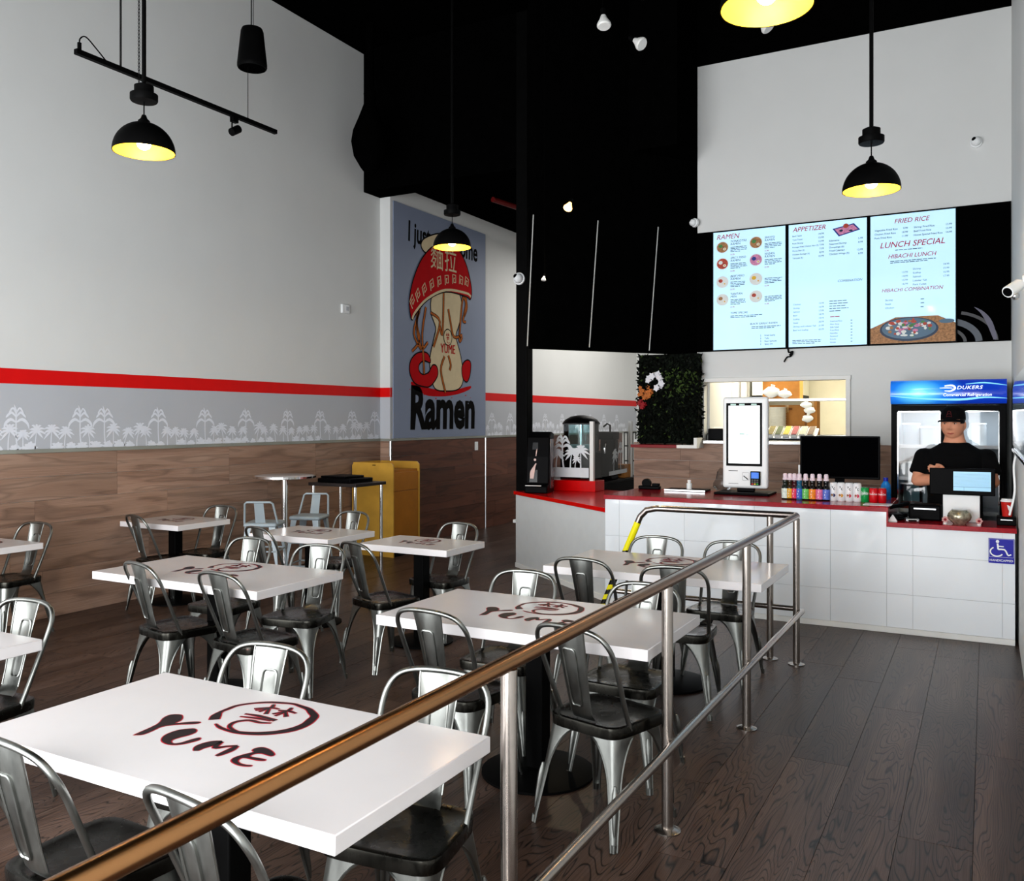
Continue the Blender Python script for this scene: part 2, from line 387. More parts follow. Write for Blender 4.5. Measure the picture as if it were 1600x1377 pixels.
MB().rect(frL, -1, YBUMP, WZ, 1.975, .0015).rect(frS, XL, XB, WZ, 1.975, .0015).rect(frB, YBUMP, 9.36, WZ, 1.975, .0015).rect(frB, 11.78, 18.5, WZ, 1.975, .0015).build('lower_wallpaper', m_band, wl, smooth=False)
pp = MB()
frieze(pp, frL, (3.82, 4.398, 4.976, 5.218, 5.803, 6.377, 6.939, 7.578, 8.135, 8.737, 9.2), 3.6, 9.25, WZ + .012)
frieze(pp, frB, (12.0, 12.6, 13.3, 13.9, 14.6, 15.2, 15.9, 16.6, 17.3), 11.85, 17.8, WZ + .012)
tag(pp.build('palm_print', m_palm, wl, smooth=False), 'pale palm trees printed along the grey band')
MB().box(XL, XL + .022, -1, YBUMP, WZ - .02, WZ + .012).box(XL, XB + .02, YBUMP - .022, YBUMP, WZ - .02, WZ + .012).box(XB, XB + .022, YBUMP - .02, 18.5, WZ - .02, WZ + .012).build('cap_trim', m_trimg, wl, smooth=False, bevel=.003)
cladding(wl, frL, 3.4, YBUMP - .012, WZ - .02)
cladding(wl, frS, XL + .012, XB, WZ - .02, L=.4)
cladding(wl, frB, YBUMP, 17.6, WZ - .02, L=1.6, mat=Mwood('red_brown_oak_cladding', '46281e', '643c2d', '7d4f3d', .8, .8, 7, 5, .4, .4, .1, .35, .25))
MB().cyl((XB + .014, 11.78, 0), (XB + .014, 11.78, WZ), .012, n=8).cyl((XB + .012, YBUMP - .004, 0), (XB + .012, YBUMP - .004, WZ), .014, n=8).build('corner_trim', m_alu, wl)

struct('wall_right', MB().box(XR, XR + .12, -1, 9.75, 0, 6.4), m_white, smooth=False)
# shop front behind the camera: mullions and rails of the glazed wall
sf = MB()
for x in (-7.0, -5.4, -3.8, -2.2, -.6, .2): sf.box(x - .04, x + .04, -.9, -.8, 0, 4.7)
for z in (0, 2.5, 4.66): sf.box(-7.05, .25, -.9, -.8, z, z + .08)
sf.box(-7.05, .25, -.9, -.8, 4.74, 6.4)
struct('wall_front', sf, m_blackm, smooth=False)
# menu wall (back) with the pass-through opening
bw = MB()
x0, x1, wx0, wx1, wz0, wz1 = -2.864, XR, -2.79, -1.285, 1.45, 2.105
bw.box(x0, wx0, YB, YB + .14, wz0, 5.66).box(wx0, wx1, YB, YB + .14, wz1, 5.66).box(wx1, x1, YB, YB + .14, wz0, 5.66)
bw.box(-3.62, x1, YB, YB + .14, 0, wz0).box(x0, x1, YB - .002, YB + .14, 5.66, 6.4, 1)
bw.box(x0, x0 + .1, YB + .14, 12.6, 0, 5.66)
wb = struct('wall_back', bw, [m_white, m_black], smooth=False)
frK = Frame((0, YB, 0), (1, 0, 0), (0, 0, 1))
cladding(wb, frK, -3.62, -.8, WZ, L=1.3)
MB().box(wx0 - .03, wx1 + .05, YB - .03, YB + .16, wz1 - .005, wz1 + .04).box(wx1, wx1 + .045, YB - .03, YB + .16, wz0, wz1).build('window_trim', m_trimw, wb, bevel=.004)
MB().box(wx0 + .02, wx1 + .3, YB - .12, YB + .3, wz0 - .035, wz0).build('sill', m_alu, wb, bevel=.004)
MB().box(-3.02, -2.79, 9.42, 9.695, 1.365, 1.4).box(-2.825, -2.79, 9.42, 9.695, 1.4, 1.48).build('corner_trim', m_trimw, wb, smooth=False)
MB().box(-3.56, -3.02, 9.42, 9.695, 1.365, 1.4).build('red_ledge', M('dark_red_ledge', '7d0a10', .4), wb, bevel=.004)
# black dropped bulkheads
struct('ceiling_bulkhead', MB().box(-7.0, -2.87, 8.96, YBUMP - .02, 4.59, 6.4).box(-6.44, -2.87, YBUMP - .02, 18.6, 4.59, 6.4), m_black, smooth=False)
A, B2 = Vector((-4.07, 8.04)), Vector((-2.867, 9.697)); dv = (B2 - A).normalized(); nv = Vector((-dv.y, dv.x))
poly = [A, B2, B2 + nv * .16, A + nv * .16]
db = struct('ceiling_bulkhead_diagonal', MB().prism([tuple(p) for p in poly], 2.42, 6.4), m_black, smooth=False)
def on_diag(px, py):
    d = ray(px, py); nn = Vector((nv.x, nv.y, 0)); a = Vector((A.x, A.y, CAM_H)); o = Vector((0, 0, CAM_H))
    return o + d * ((a - o).dot(nn) / d.dot(nn)) - nn * .006
m_strip = M('pale_seam_strip', 'b9b9b5', .5)
for (a, b) in (((833, 336), (823.5, 541)), ((934, 345), (920.5, 543)), ((1028, 355), (1014, 548))):
    MB().tube([on_diag(*a), on_diag(*b)], .006, 6).build('seam_strip', m_strip, db)
struct('wall_end', MB().box(-7, -2.8, 18.5, 18.6, 0, 4.6), m_white, smooth=False)
struct('wall_corridor', MB().box(-2.864, -2.764, 12.6, 18.6, 0, 4.6), m_white, smooth=False)
struct('column', MB().box(-4.79, -4.645, 8.95, 9.105, 0, 6.4), m_blackm, smooth=False, bevel=.012)
# kitchen seen through the opening
m_kit = M('cream_kitchen_wall', 'e9e4cf', .4, var=.03)
struct('wall_kitchen', MB().box(-2.76, XR, 12.5, 12.6, 0, 2.8).box(XR - .1, XR + .12, 9.84, 12.6, 0, 2.8).box(-2.76, XR, 9.84, 12.6, 2.75, 2.85), m_kit, smooth=False)
area('kitchen_ceiling_lamp', (-1.7, 10.9, 2.72), (0, 0, 0), 1.5, .5, 70, (1, .93, .74))

area('corridor_fill_light', (-5.0, 14.8, 4.5), (0, 0, 0), 1.2, 4.0, 150, (1, .97, .92))  # added fill that brightens the back corridor walls, stands for no fitting
# dark insulated duct bulging beside the bulkhead
dc = at(578, 205, 10.4)
tag(MB().lathe([(0, -.55), (.06, -.5), (.114, -.43), (.19, -.3), (.22, -.13), (.2, 0), (.137, .15), (.08, .3), (.06, .36), (.076, .44), (.05, .5), (.05, 1.28)], n=20).build('air_duct', m_black, loc=dc), 'black insulated bulging duct hanging beside the ceiling bulkhead', 'duct')
tag(MB().tube([(0, 0, 0), (.3, 1.2, -.05), (.55, 2.4, 0)], .035, 10).tube([(.3, 1.2, -.05), (.9, 1.3, -.05)], .03, 10).build('sprinkler_pipe', M('dark_red_pipe', '5a0d0d', .5), loc=on_z(770, 318, 4.5) + Vector((0, 0, .052))), 'dark red sprinkler pipe under the black bulkhead', 'pipe')

# ------------------------------------------------------------------ tables
LOGO = dict(
 Y=[(-.24,-.137),(-.254,-.047),(-.283,0),(-.288,.033),(-.261,.047),(-.236,.032),(-.219,.01),(-.213,-.015),(-.183,.015),(-.16,.029),(-.15,.023),(-.161,.006),(-.201,-.021),(-.225,-.055),(-.22,-.094),(-.219,-.126),(-.234,-.138)],
 U=[(-.135,-.13),(-.155,-.104),(-.16,-.075),(-.154,-.046),(-.129,-.022),(-.113,-.024),(-.098,-.039),(-.096,-.066),(-.104,-.089),(-.107,-.115),(-.098,-.128),(-.08,-.134),(-.066,-.117),(-.062,-.091),(-.054,-.068),(-.045,-.069),(-.039,-.082),(-.048,-.113),(-.062,-.135),(-.084,-.145),(-.112,-.142)],
 M=[(.001,-.14),(-.011,-.117),(-.007,-.091),(.008,-.065),(.027,-.051),(.035,-.057),(.045,-.087),(.068,-.08),(.095,-.058),(.099,-.064),(.105,-.095),(.107,-.122),(.103,-.143),(.095,-.142),(.088,-.127),(.084,-.101),(.083,-.087),(.053,-.106),(.044,-.09),(.035,-.104),(.034,-.128),(.025,-.14),(.011,-.144)],
 E=[(.162,-.148),(.152,-.126),(.16,-.094),(.169,-.072),(.155,-.063),(.154,-.046),(.168,-.034),(.198,-.039),(.23,-.056),(.234,-.071),(.214,-.07),(.193,-.07),(.18,-.083),(.183,-.101),(.212,-.099),(.235,-.097),(.239,-.104),(.219,-.112),(.185,-.113),(.171,-.121),(.177,-.14),(.197,-.15),(.217,-.15),(.232,-.145),(.235,-.151),(.216,-.159),(.191,-.159)])
def grow(poly, d):
    n = len(poly); out = []
    ar = sum(poly[i][0] * poly[(i + 1) % n][1] - poly[(i + 1) % n][0] * poly[i][1] for i in range(n))
    sg = 1 if ar > 0 else -1
    for i in range(n):
        x0, y0 = poly[i - 1]; x1, y1 = poly[(i + 1) % n]; dx, dy = x1 - x0, y1 - y0; l = math.hypot(dx, dy) or 1
        out.append((poly[i][0] + sg * dy / l * d, poly[i][1] - sg * dx / l * d))
    return out
def ring_pts():
    pts = []
    for i in range(25):
        a = R(222 - 345 * i / 24)       # open at the lower left
        w = .012 + .016 * max(0, math.cos(a + .1)) + (.018 if i < 2 else 0) + random.uniform(-.002, .002)
        rr = .153 + random.uniform(-.003, .003)
        pts.append((-.015 + rr * 1.05 * math.cos(a), .157 + rr * .9 * math.sin(a), w if i < 24 else .003))
    return pts
RING = ring_pts()
GLYPH = [[(-.1, .2, .012), (-.06, .232, .014), (-.025, .235, .008)], [(-.075, .262, .01), (-.06, .235, .016), (-.065, .185, .01)], [(-.06, .225, .01), (-.085, .19, .012)], [(-.055, .22, .01), (-.03, .18, .016)],
         [(-.02, .225, .012), (.015, .235, .014), (.05, .23, .008)], [(0, .265, .01), (.01, .235, .016), (.008, .18, .01)], [(.005, .225, .01), (-.012, .19, .012)], [(.015, .22, .01), (.045, .19, .016)],
         [(-.09, .15, .008), (-.04, .156, .018), (.04, .15, .02)], [(-.085, .125, .006), (-.02, .138, .014), (.03, .14, .006)],
         [(.045, .126, .006), (.01, .113, .014), (-.035, .112, .016), (-.06, .08, .016), (-.045, .043, .014), (0, .024, .012), (.05, .026, .01), (.085, .055, .004)]]
def logo_into(mb, fr, sc=1, off=.001, m=(0, 1), text=True, dz=.0004):
    sq = lambda p: [(x * sc, y * sc) for x, y in p]
    if text:
        for st in ([(.02, -.143, .012), (.008, -.115, .034), (.016, -.08, .036), (.03, -.056, .012)], [(.03, -.058, .01), (.048, -.1, .014), (.07, -.078, .01), (.094, -.06, .008)], [(.094, -.06, .008), (.1, -.09, .02), (.1, -.125, .016), (.098, -.143, .008)]):
            mb.ribbon(fr, [(x * sc, y * sc, (w + .007) * sc) for x, y, w in st], off, m[1]); mb.ribbon(fr, [(x * sc, y * sc, w * sc) for x, y, w in st], off + dz, m[0])
        for k in 'YUE':
            P = [q[:2] for q in crom(LOGO[k], 3, True)]
            mb.flat(fr, sq(grow(P, .0035)), off, m[1]); mb.flat(fr, sq(P), off + dz, m[0])
    for i, st in enumerate([RING] + [[(x, y, w * .72) for x, y, w in g_] for g_ in GLYPH]):
        mb.ribbon(fr, [(x * sc, y * sc, (w + .007) * sc) for x, y, w in st], off + (i % 4) * dz * .2, m[1])
        mb.ribbon(fr, [(x * sc, y * sc, w * sc) for x, y, w in st], off + dz + (i % 4) * dz * .2, m[0])
    return mb
TH = .75
def table(x0, x1, y0, y1, label, sc=1.0, base=.27):
    cx, cy, hx, hy = (x0 + x1) / 2, (y0 + y1) / 2, (x1 - x0) / 2, (y1 - y0) / 2
    t = thing('dining_table', label, 'table', (cx, cy, 0), 0, 'white topped restaurant tables')
    MB().box(-hx, hx, -hy, hy, TH - .048, TH).build('tabletop', m_table, t, bevel=.003)
    fr = Frame((0, 0, TH), (1, 0, 0), (0, 1, 0))
    b = logo_into(MB(), fr, sc, .0006); b.build('printed_logo', [m_logo, m_logored], t, smooth=False)
    MB().box(-.045, .045, -.045, .045, .03, TH - .05).build('pedestal', m_blackm, t, bevel=.006)
    MB().lathe([(0, 0), (base, 0), (base, .012), (base * .85, .022), (.1, .035), (0, .035)], n=32).build('base_plate', m_blackm, t)
    MB().box(-.2, .2, -.2, .2, TH - .06, TH - .0485).build('mounting_plate', m_blackm, t, smooth=False)
    return t
table(-2.66, -1.28, 1.535, 2.235, 'largest nearest white table, its brush logo facing up, bottom left')
table(-2.56, -1.2, 3.37, 4.105, 'white table in the middle, behind the nearest one, by the handrail')
table(-4.83, -3.465, 3.51, 4.235, 'long white table left of centre with four dark metal chairs')
table(-2.49, -1.115, 5.02, 5.8, 'white table farthest along the handrail, before the white counter')
table(-6.985, -6.225, 5.36, 5.965, 'small white table against the wood wall, furthest of the wall tables', .62, .24)
table(-5.32, -4.49, 5.3, 5.895, 'small white table in front of the round chrome bar table', .62, .24)
table(-4.16, -3.367, 5.25, 5.79, 'small white table in front of the yellow oak cabinet', .62, .24)
table(-6.985, -6.275, 3.55, 4.15, 'small white table cut off by the left edge, against the wood wall', .62, .24)
table(-4.9, -3.515, 1.62, 2.32, 'white table corner at the left edge, level with the nearest table', 1)

# ------------------------------------------------------------------ metal chairs (front of the seat points to +y)
def leg_mb(sx, sy):
    mb = MB(); top = Vector((sx * .172, sy * .165 + .0, .415)); foot = Vector((sx * .212, sy * .215 - (.02 if sy < 0 else 0), 0))
    T = [0, .03, .07, .12, .18, .25, .33, .42, .5, .62, .75, .88, 1.0]; rows = []
    for t in T:
        c = top.lerp(foot, t); d = t * .415; g = 1 - math.sqrt(max(0, 1 - ((d - .19) / .19) ** 2)) if d < .19 else 0
        w = (.052 - .034 * min(1, t * 1.05)) + (.165 - .052) * g
        w2 = max(.012, w); rc = min(.028 * (1 - t) + .011, w2 * .8)
        row = [c + Vector((-sx * w2, 0, 0)), c + Vector((-sx * rc, 0, 0)), c + Vector((-sx * rc * .3, -sy * rc * .3, 0)) , c + Vector((0, -sy * rc, 0)), c + Vector((0, -sy * w2, 0))]
        rows.append(row)
    vs = [p for r in rows for p in r]; n = 5
    fs = [(i * n + k, i * n + k + 1, (i + 1) * n + k + 1, (i + 1) * n + k) for i in range(len(rows) - 1) for k in range(n - 1)]
    mb.add(vs, fs)
    for e in (0, 4): mb.tube([r[e] for r in rows], .0045, 5)
    # pressed groove and foot
    a, b = top.lerp(foot, .42), top.lerp(foot, .86); o = Vector((-sx * .004, -sy * .004, 0))
    P = [a.lerp(b, k / 6) + o for k in range(7)]
    mb.tube(P, [.006, .013, .014, .0125, .011, .009, .004], 8)
    mb.tube([top.lerp(foot, .93) + o * 1.5, foot + o * 1.5], [.012, .0095], 8)
    return mb
def seat_mb():
    mb = MB(); n = 36; prof = [(.0, .448), (.45, .446), (.86, .449), (.95, .4545), (1.0, .451), (1.012, .44), (1.0, .408), (.97, .405)]
    vs = []; 
    for s, z in prof:
        for k in range(n):
            a = 2 * math.pi * k / n; c, q = math.cos(a), math.sin(a); e = .36
            x = .19 * math.copysign(abs(c) ** e, c); y = .182 * math.copysign(abs(q) ** e, q)
            x *= 1 + .07 * (y / .18)
            vs.append((x * s, y * s, z))
    fs = [tuple(range(n - 1, -1, -1))[::-1]] + [(i * n + k, i * n + (k + 1) % n, (i + 1) * n + (k + 1) % n, (i + 1) * n + k) for i in range(len(prof) - 1) for k in range(n)]
    return mb.add(vs, fs)
def hoop_mb():
    half = [(.176, -.075, .43), (.18, -.115, .52), (.187, -.165, .64), (.191, -.205, .735), (.182, -.232, .79), (.15, -.25, .828), (.09, -.26, .846), (0, -.263, .851)]
    pts = half + [(-x, y, z) for x, y, z in half[-2::-1]]
    return MB().tube(crom(pts, 4), .0105, 8)
def slat_mb():
    mb = MB(); rows = []
    prof = [(-.135, .452, .062, .0), (-.155, .46, .056, .002), (-.172, .485, .051, .004), (-.19, .55, .053, .006), (-.215, .66, .06, .008), (-.236, .75, .067, .008), (-.252, .815, .072, .005), (-.262, .848, .074, 0)]
    n = 9; vs = []
    for y, z, w, b in prof:
        for k in range(n):
            u = -1 + 2 * k / (n - 1); vs.append((u * w, y - b * (1 - u * u) * 2 + (.006 if abs(u) == 1 else 0), z))
    fs = [(i * n + k, i * n + k + 1, (i + 1) * n + k + 1, (i + 1) * n + k) for i in range(len(prof) - 1) for k in range(n - 1)]
    mb.add(vs, fs)
    def yz(z):
        for (a, b) in zip(prof, prof[1:]):
            if a[1] <= z <= b[1]: t = (z - a[1]) / (b[1] - a[1]); return a[0] + (b[0] - a[0]) * t, a[3] + (b[3] - a[3]) * t
        return prof[-1][0], 0
    loop = [(-.024, .53), (0, .522), (.024, .53), (.028, .62), (.031, .72), (.026, .758), (0, .762), (-.026, .758), (-.031, .72), (-.028, .62)]
    for sgn in (1, -1):
        P = []
        for x, z in crom(loop, 4, True):
            y, b = yz(z); P.append((x, y - b * 2 * .8 + .002 * sgn - .001, z))
        mb.tube(P, .0042, 5, closed=True)
    for x in (-.074, .074):
        P = [(x / .074 * w, y + .006, z) for y, z, w, b in prof[2:]]; mb.tube(P, .0035, 5)
    return mb
chair0 = None
def chair(bx, by, face, label, jit=0):
    """bx, by: point on the floor below the top of the backrest; face: +1 the sitter looks away from the camera (+y), -1 towards it"""
    global chair0
    rz = (0 if face > 0 else math.pi) + R(jit); off = Matrix.Rotation(rz, 3, 'Z') @ Vector((0, .262, 0)); loc = (bx + off.x, by + off.y, 0)
    g = 'gunmetal dining chairs'
    if chair0 is None:
        t = thing('dining_chair', label, 'chair', loc, rz, g); chair0 = t
        seat_mb().build('seat', m_seat, t, ang=50); hoop_mb().build('back_hoop', m_chair, t, ang=80); slat_mb().build('backrest', m_chair, t, ang=60)
        for sx in (-1, 1):
            for sy in (-1, 1): leg_mb(sx, sy).build('leg', m_chair, t, ang=50)
        b = MB()
        for s in (-1, 1): b.tube([(s * .155, s * .15, .39), (-s * .155, -s * .15, .39)], .008, 6)
        b.build('cross_brace', m_chair, t)
        return t
    return dup(chair0, loc, rz, label, g)
chair(-2.235, 1.36, 1, 'metal chair with its back to us in the bottom left corner', -3)
chair(-1.55, 1.345, 1, 'metal chair with its back to us under the brown stretch of handrail', -8)
chair(-2.31, 2.42, -1, 'metal chair facing us on the far side of the nearest table, left one', 4)
chair(-1.585, 2.44, -1, 'metal chair with dark seat at the right end of nearest table', 6)
chair(-2.138, 3.167, 1, 'metal chair with its back to us at middle table, left one', -4)
chair(-1.475, 3.19, 1, 'whole metal chair behind the lower rail at the middle table', -14)
chair(-2.215, 4.26, -1, 'metal chair facing us behind the middle table, left of the pair', 3)
chair(-1.51, 4.22, -1, 'metal chair facing us behind the middle table, beside the handrail', -2)
chair(-2.13, 4.79, 1, 'metal chair with its back to us at left near side of counter table', -3)
chair(-1.55, 4.765, 1, 'metal chair with its back to us at counter table, beside handrail', 8)
chair(-2.045, 5.95, -1, 'metal chair facing us between counter table and white counter, left one', 2)
chair(-1.505, 5.955, -1, 'metal chair facing us between counter table and white counter, right one', -3)
chair(-4.32, 3.42, 1, 'left chair with its back to us at the long left table', -12)
chair(-3.66, 3.405, 1, 'rust marked chair with its back to us at the long left table', -6)
chair(-4.52, 4.54, -1, 'chair facing us behind the long left table, left one', 3)
chair(-3.868, 4.5, -1, 'chair facing us at the far right corner of the long left table', 10)
chair(-4.95, 5.0, 1, 'chair with its back to us at the small table before the round bar table', -14)
chair(-5.0, 6.27, -1, 'chair facing us behind the small table before the bar stools', -2)
chair(-3.74, 4.67, 1, 'chair pulled out from the small table before the oak cabinet, its back to us', -18)
chair(-3.7, 5.985, -1, 'chair facing us behind the small table before the oak cabinet', -6)
chair(-6.49, 5.11, 1, 'dark chair with its back to us at the far small table on the wood wall', -14)
chair(-6.46, 6.1, -1, 'chair facing us behind the far small table on the wood wall', 6)
chair(-6.72, 4.4, -1, 'chair facing us at the left edge, behind the cut off wall table', 6)
chair(-3.87, 2.49, -1, 'chair facing us at the left edge, behind the cut off near table', 6)

# ------------------------------------------------------------------ handrail
hr = thing('handrail', 'brushed steel handrail with yellow and black tape beside the tables', 'railing', (-1.145, 0, 0))
YR = 6.28
MB().tube(crom([(0, .15, 1.017), (0, 2, 1.017), (0, 4, 1.017), (0, YR - .1, 1.017)], 3)[:-1] + [(0, YR - .06, 1.017), (-.012, YR - .02, 1.017), (-.05, YR, 1.017), (-1.02, YR, 1.017), (-1.1, YR, 1.0), (-1.15, YR, .95)], .0235, 14).build('top_rail', m_rail_warm, hr)
MB().tube([(-1.15, YR, .95), (-1.55, YR, .02)], .0235, 14).build('slanted_end_post', m_steel, hr)
tp = MB(); a, b = Vector((-1.17, YR, .905)), Vector((-1.5, YR, .137)); n = 15
d = (b - a).normalized(); w = d.cross(Vector((0, 1, 0)))
P = []; N = 14
for i in range(121):
    c = a.lerp(b, i / 120)
    for k in range(N):
        an = 2 * math.pi * k / N; P.append(c + (w * math.cos(an) + Vector((0, 1, 0)) * math.sin(an)) * .0255)
for i in range(120):
    for k in range(N):
        mi = 0 if i < 30 else int((i + k * 12 / N) // 6) % 2
        tp.add([P[i * N + k], P[i * N + (k + 1) % N], P[(i + 1) * N + (k + 1) % N], P[(i + 1) * N + k]], [(0, 1, 2, 3)], mi)
tag(tp.build('hazard_tape', [m_yellow, m_tapeb], hr), 'yellow and black striped hazard tape')
for y in (2.1, 3.452, 4.8, YR - .06):
    MB().cyl((0, y, 0), (0, y, 1.0), .0235, n=14).build('post', m_steel, hr)
    MB().lathe([(0, 0), (.055, 0), (.055, .006), (.03, .014), (.0236, .014)], (0, y, 0), 20).build('floor_flange', m_steel, hr)
for x in (-.19,):
    MB().cyl((x, YR, 0), (x, YR, 1.0), .0235, n=14).build('post', m_steel, hr)
    MB().lathe([(0, 0), (.055, 0), (.055, .006), (.03, .014), (.0236, .014)], (x, YR, 0), 20).build('floor_flange', m_steel, hr)
MB().tube([(.03, .15, .36), (.03, YR - .02, .36)], .019, 12).build('lower_rail', m_steel, hr)
MB().tube([(0, YR, .37), (-1.39, YR, .37)], .019, 12).build('lower_rail', m_steel, hr)

# ------------------------------------------------------------------ bar furniture along the left wall
t = thing('bar_table', 'round high bar table on a chrome column beside the wood wall', 'table', (-6.55, 7.04, 0))
MB().lathe([(0, 1.06), (.3, 1.06), (.32, 1.068), (.32, 1.085), (.3, 1.092), (0, 1.092)], n=40).build('tabletop', m_table, t)
MB().lathe([(.321, 1.064), (.326, 1.066), (.326, 1.086), (.321, 1.088)], n=40).build('metal_edge', m_chrome, t)
MB().cyl((0, 0, .03), (0, 0, 1.06), .036, n=20).build('column', m_chrome, t)
MB().lathe([(0, 0), (.26, 0), (.26, .01), (.1, .035), (0, .035)], n=32).build('base_plate', m_chrome, t)
bt = at(543, 752, 9.75)
t = thing('high_table', 'dark high table on thin chrome legs before the oak cabinet', 'table', (bt.x, bt.y, 0))
MB().box(-.33, .33, -.27, .27, .955, .99).build('tabletop', M('dark_table_top', '2a2524', .35), t, bevel=.004)
for x in (-.29, .29):
    for y in (-.23, .23): MB().cyl((x, y, 0), (x, y, .955), .018, n=12).build('leg', m_chrome, t)
tag(MB().box(-.26, .2, -.2, .2, 0, .045).box(-.24, .1, -.17, .17, .045, .07).build('serving_tray_stack', m_blackg, loc=(bt.x, bt.y, .99), bevel=.008), 'black stack of trays lying on the dark high table', 'trays')
def stool(px, depth_xy, rz, label, first=None):
    loc = (depth_xy[0], depth_xy[1], 0)
    if first is not None: return dup(first, loc, rz, label, 'grey low back bar stools')
    t = thing('bar_stool', label, 'stool', loc, rz, 'grey low back bar stools')
    MB().prism([(-.15, -.15), (.15, -.15), (.155, .15), (-.155, .15)], .715, .755).build('seat', m_grey, t, bevel=.018, seg=3)
    for sx in (-1, 1):
        for sy in (-1, 1):
            mb = MB(); a = Vector((sx * .135, sy * .135, .73)); b = Vector((sx * .2, sy * .2, 0))
            for (w0, w1, t0, t1) in ((.06, .022, 0, .45), (.022, .014, .45, 1)):
                p, q = a.lerp(b, t0), a.lerp(b, t1)
                mb.add([p, p - Vector((sx * w0, 0, 0)), p - Vector((0, sy * w0, 0)), q, q - Vector((sx * w1, 0, 0)), q - Vector((0, sy * w1, 0))], [(0, 1, 4, 3), (0, 3, 5, 2), (1, 2, 5, 4)])
            mb.build('leg', m_grey, t, smooth=False)
    MB().tube([(-.15, -.1, .745), (-.125, -.17, .93), (-.105, -.18, .945), (.105, -.18, .945), (.125, -.17, .93), (.15, -.1, .745)], .01, 8).build('back_hoop', m_grey, t)
    MB().add([(-.045, -.12, .75), (.045, -.12, .75), (.042, -.18, .945), (-.042, -.18, .945)], [(0, 1, 2, 3)]).build('backrest', m_grey, t, smooth=False)
    for z, k in ((.28, .172), (.5, .155)):
        MB().tube([(-k, -k, z), (k, -k, z), (k, k, z), (-k, k, z)], .008, 6, closed=True).build('foot_rail', m_grey, t)
    return t
st0 = stool(0, (-5.79, 6.57), R(200), 'grey low back bar stool right of the round bar table')
stool(0, (-5.78, 5.95), R(28), 'grey low back bar stool left of the round bar table', st0)
# oak waste cabinet: side panels rise above the top
t = thing('waste_cabinet', 'yellow oak waste cabinet with raised tray top against the left wall', 'cabinet', (-6.655, 8.975, 0))
for y, l in ((-.285, 'side_panel'), (.265, 'side_panel')):
    mb = MB(); poly = [(-.315, 0), (.315, 0), (.315, 1.115), (.28, 1.15), (-.28, 1.15), (-.315, 1.115)]
    mb.add([(x, y, z) for x, z in poly] + [(x, y + .02, z) for x, z in poly], [tuple(range(5, -1, -1)), tuple(range(6, 12))] + [(i, (i + 1) % 6, 6 + (i + 1) % 6, 6 + i) for i in range(6)])
    mb.build(l, m_oak, t, smooth=False)
MB().box(-.3, .29, -.264, .264, .06, 1.06).build('body', m_oak2, t, smooth=False)
MB().box(.29, .308, -.262, .262, .08, .8).build('door', m_oak2, t, bevel=.002)
MB().box(.29, .308, -.262, .262, .806, 1.03).build('flap', m_oak2, t, bevel=.002)
MB().box(-.315, -.295, -.264, .264, 1.06, 1.15).build('back_panel', m_oak, t, smooth=False)
MB().box(-.3, .3, -.25, .25, 0, .06).build('plinth', m_blackm, t, smooth=False)
MB().box(.0, .05, -.287, -.285, 1.115, 1.125).build('maker_plate', m_blackg, t, smooth=False)

# ------------------------------------------------------------------ pendant lamps
pend0 = None
def pendant(p, zceil, label, chain=False):
    """p: centre of the rim"""
    t = thing('pendant_lamp', label, 'lamp', tuple(p), 0, 'black dome pendant lamps')
    Rr = .18; dome = [(Rr * math.cos(a), Rr * 1.0 * math.sin(a)) for a in [R(x) for x in range(0, 86, 7)]]
    MB().lathe(dome + [(.012, .182)], n=40, caps=False).build('shade', m_blackm, t, ang=60)
    inner = [(r * .97, z * .97 + .001) for r, z in dome] + [(.01, .172)]
    tag(MB().lathe(inner, n=40, caps=False).build('shade_lining', m_gold, t, ang=60), 'gold lined inside of the shade')
    MB().lathe([(0, .17), (.036, .172), (.034, .19), (.02, .203), (.012, .225), (0, .23)], n=20).build('cap', m_blackm, t)
    MB().cyl((0, 0, .22), (0, 0, .31), .004, n=6).build('cord', m_blackm, t)
    MB().lathe([(0, .305), (.075, .307), (.08, .315), (.08, .35), (.056, .355), (.056, .4), (.03, .412), (0, .415)], n=28).build('ballast', m_blackm, t)
    MB().cyl((0, 0, .39), (0, 0, zceil - p.z), .013, n=10).build('rod', m_blackm, t)
    if chain:
        mb = MB(); z = .36
        while z < zceil - p.z:
            mb.tube([(-.045 + .007 * math.cos(a), .01 * math.sin(a) * .2, z + .012 * math.sin(a)) for a in [R(60 * k) for k in range(6)]], .0025, 4, closed=True); z += .022
        mb.build('chain', m_blackm, t, smooth=False)
    tag(MB().ball((0, 0, .055), .042, n=16).cyl((0, 0, .09), (0, 0, .17), .02).build('bulb', m_bulb, t), 'lit warm bulb')
    l = bpy.data.lights.new('bulb_light', 'POINT'); l.energy = 30; l.color = (1, .86, .6); l.shadow_soft_size = .052
    o = bpy.data.objects.new('bulb_light', l); COL.objects.link(o); o.parent = t; o.location = (0, 0, .055)
pendant(at(225, 238, 5.31), 6.4, 'black dome pendant lamp hanging before the left white wall', True)
pendant(at(1361.5, 298, 5.72), 6.4, 'black dome pendant lamp hanging before the menu wall')
pendant(at(706.5, 387, 8.3), 6.4, 'black dome pendant lamp in front of the tall ramen mural')
pendant(at(1198, 12, 3.44), 6.4, 'black dome pendant lamp cut by the top edge of the picture')

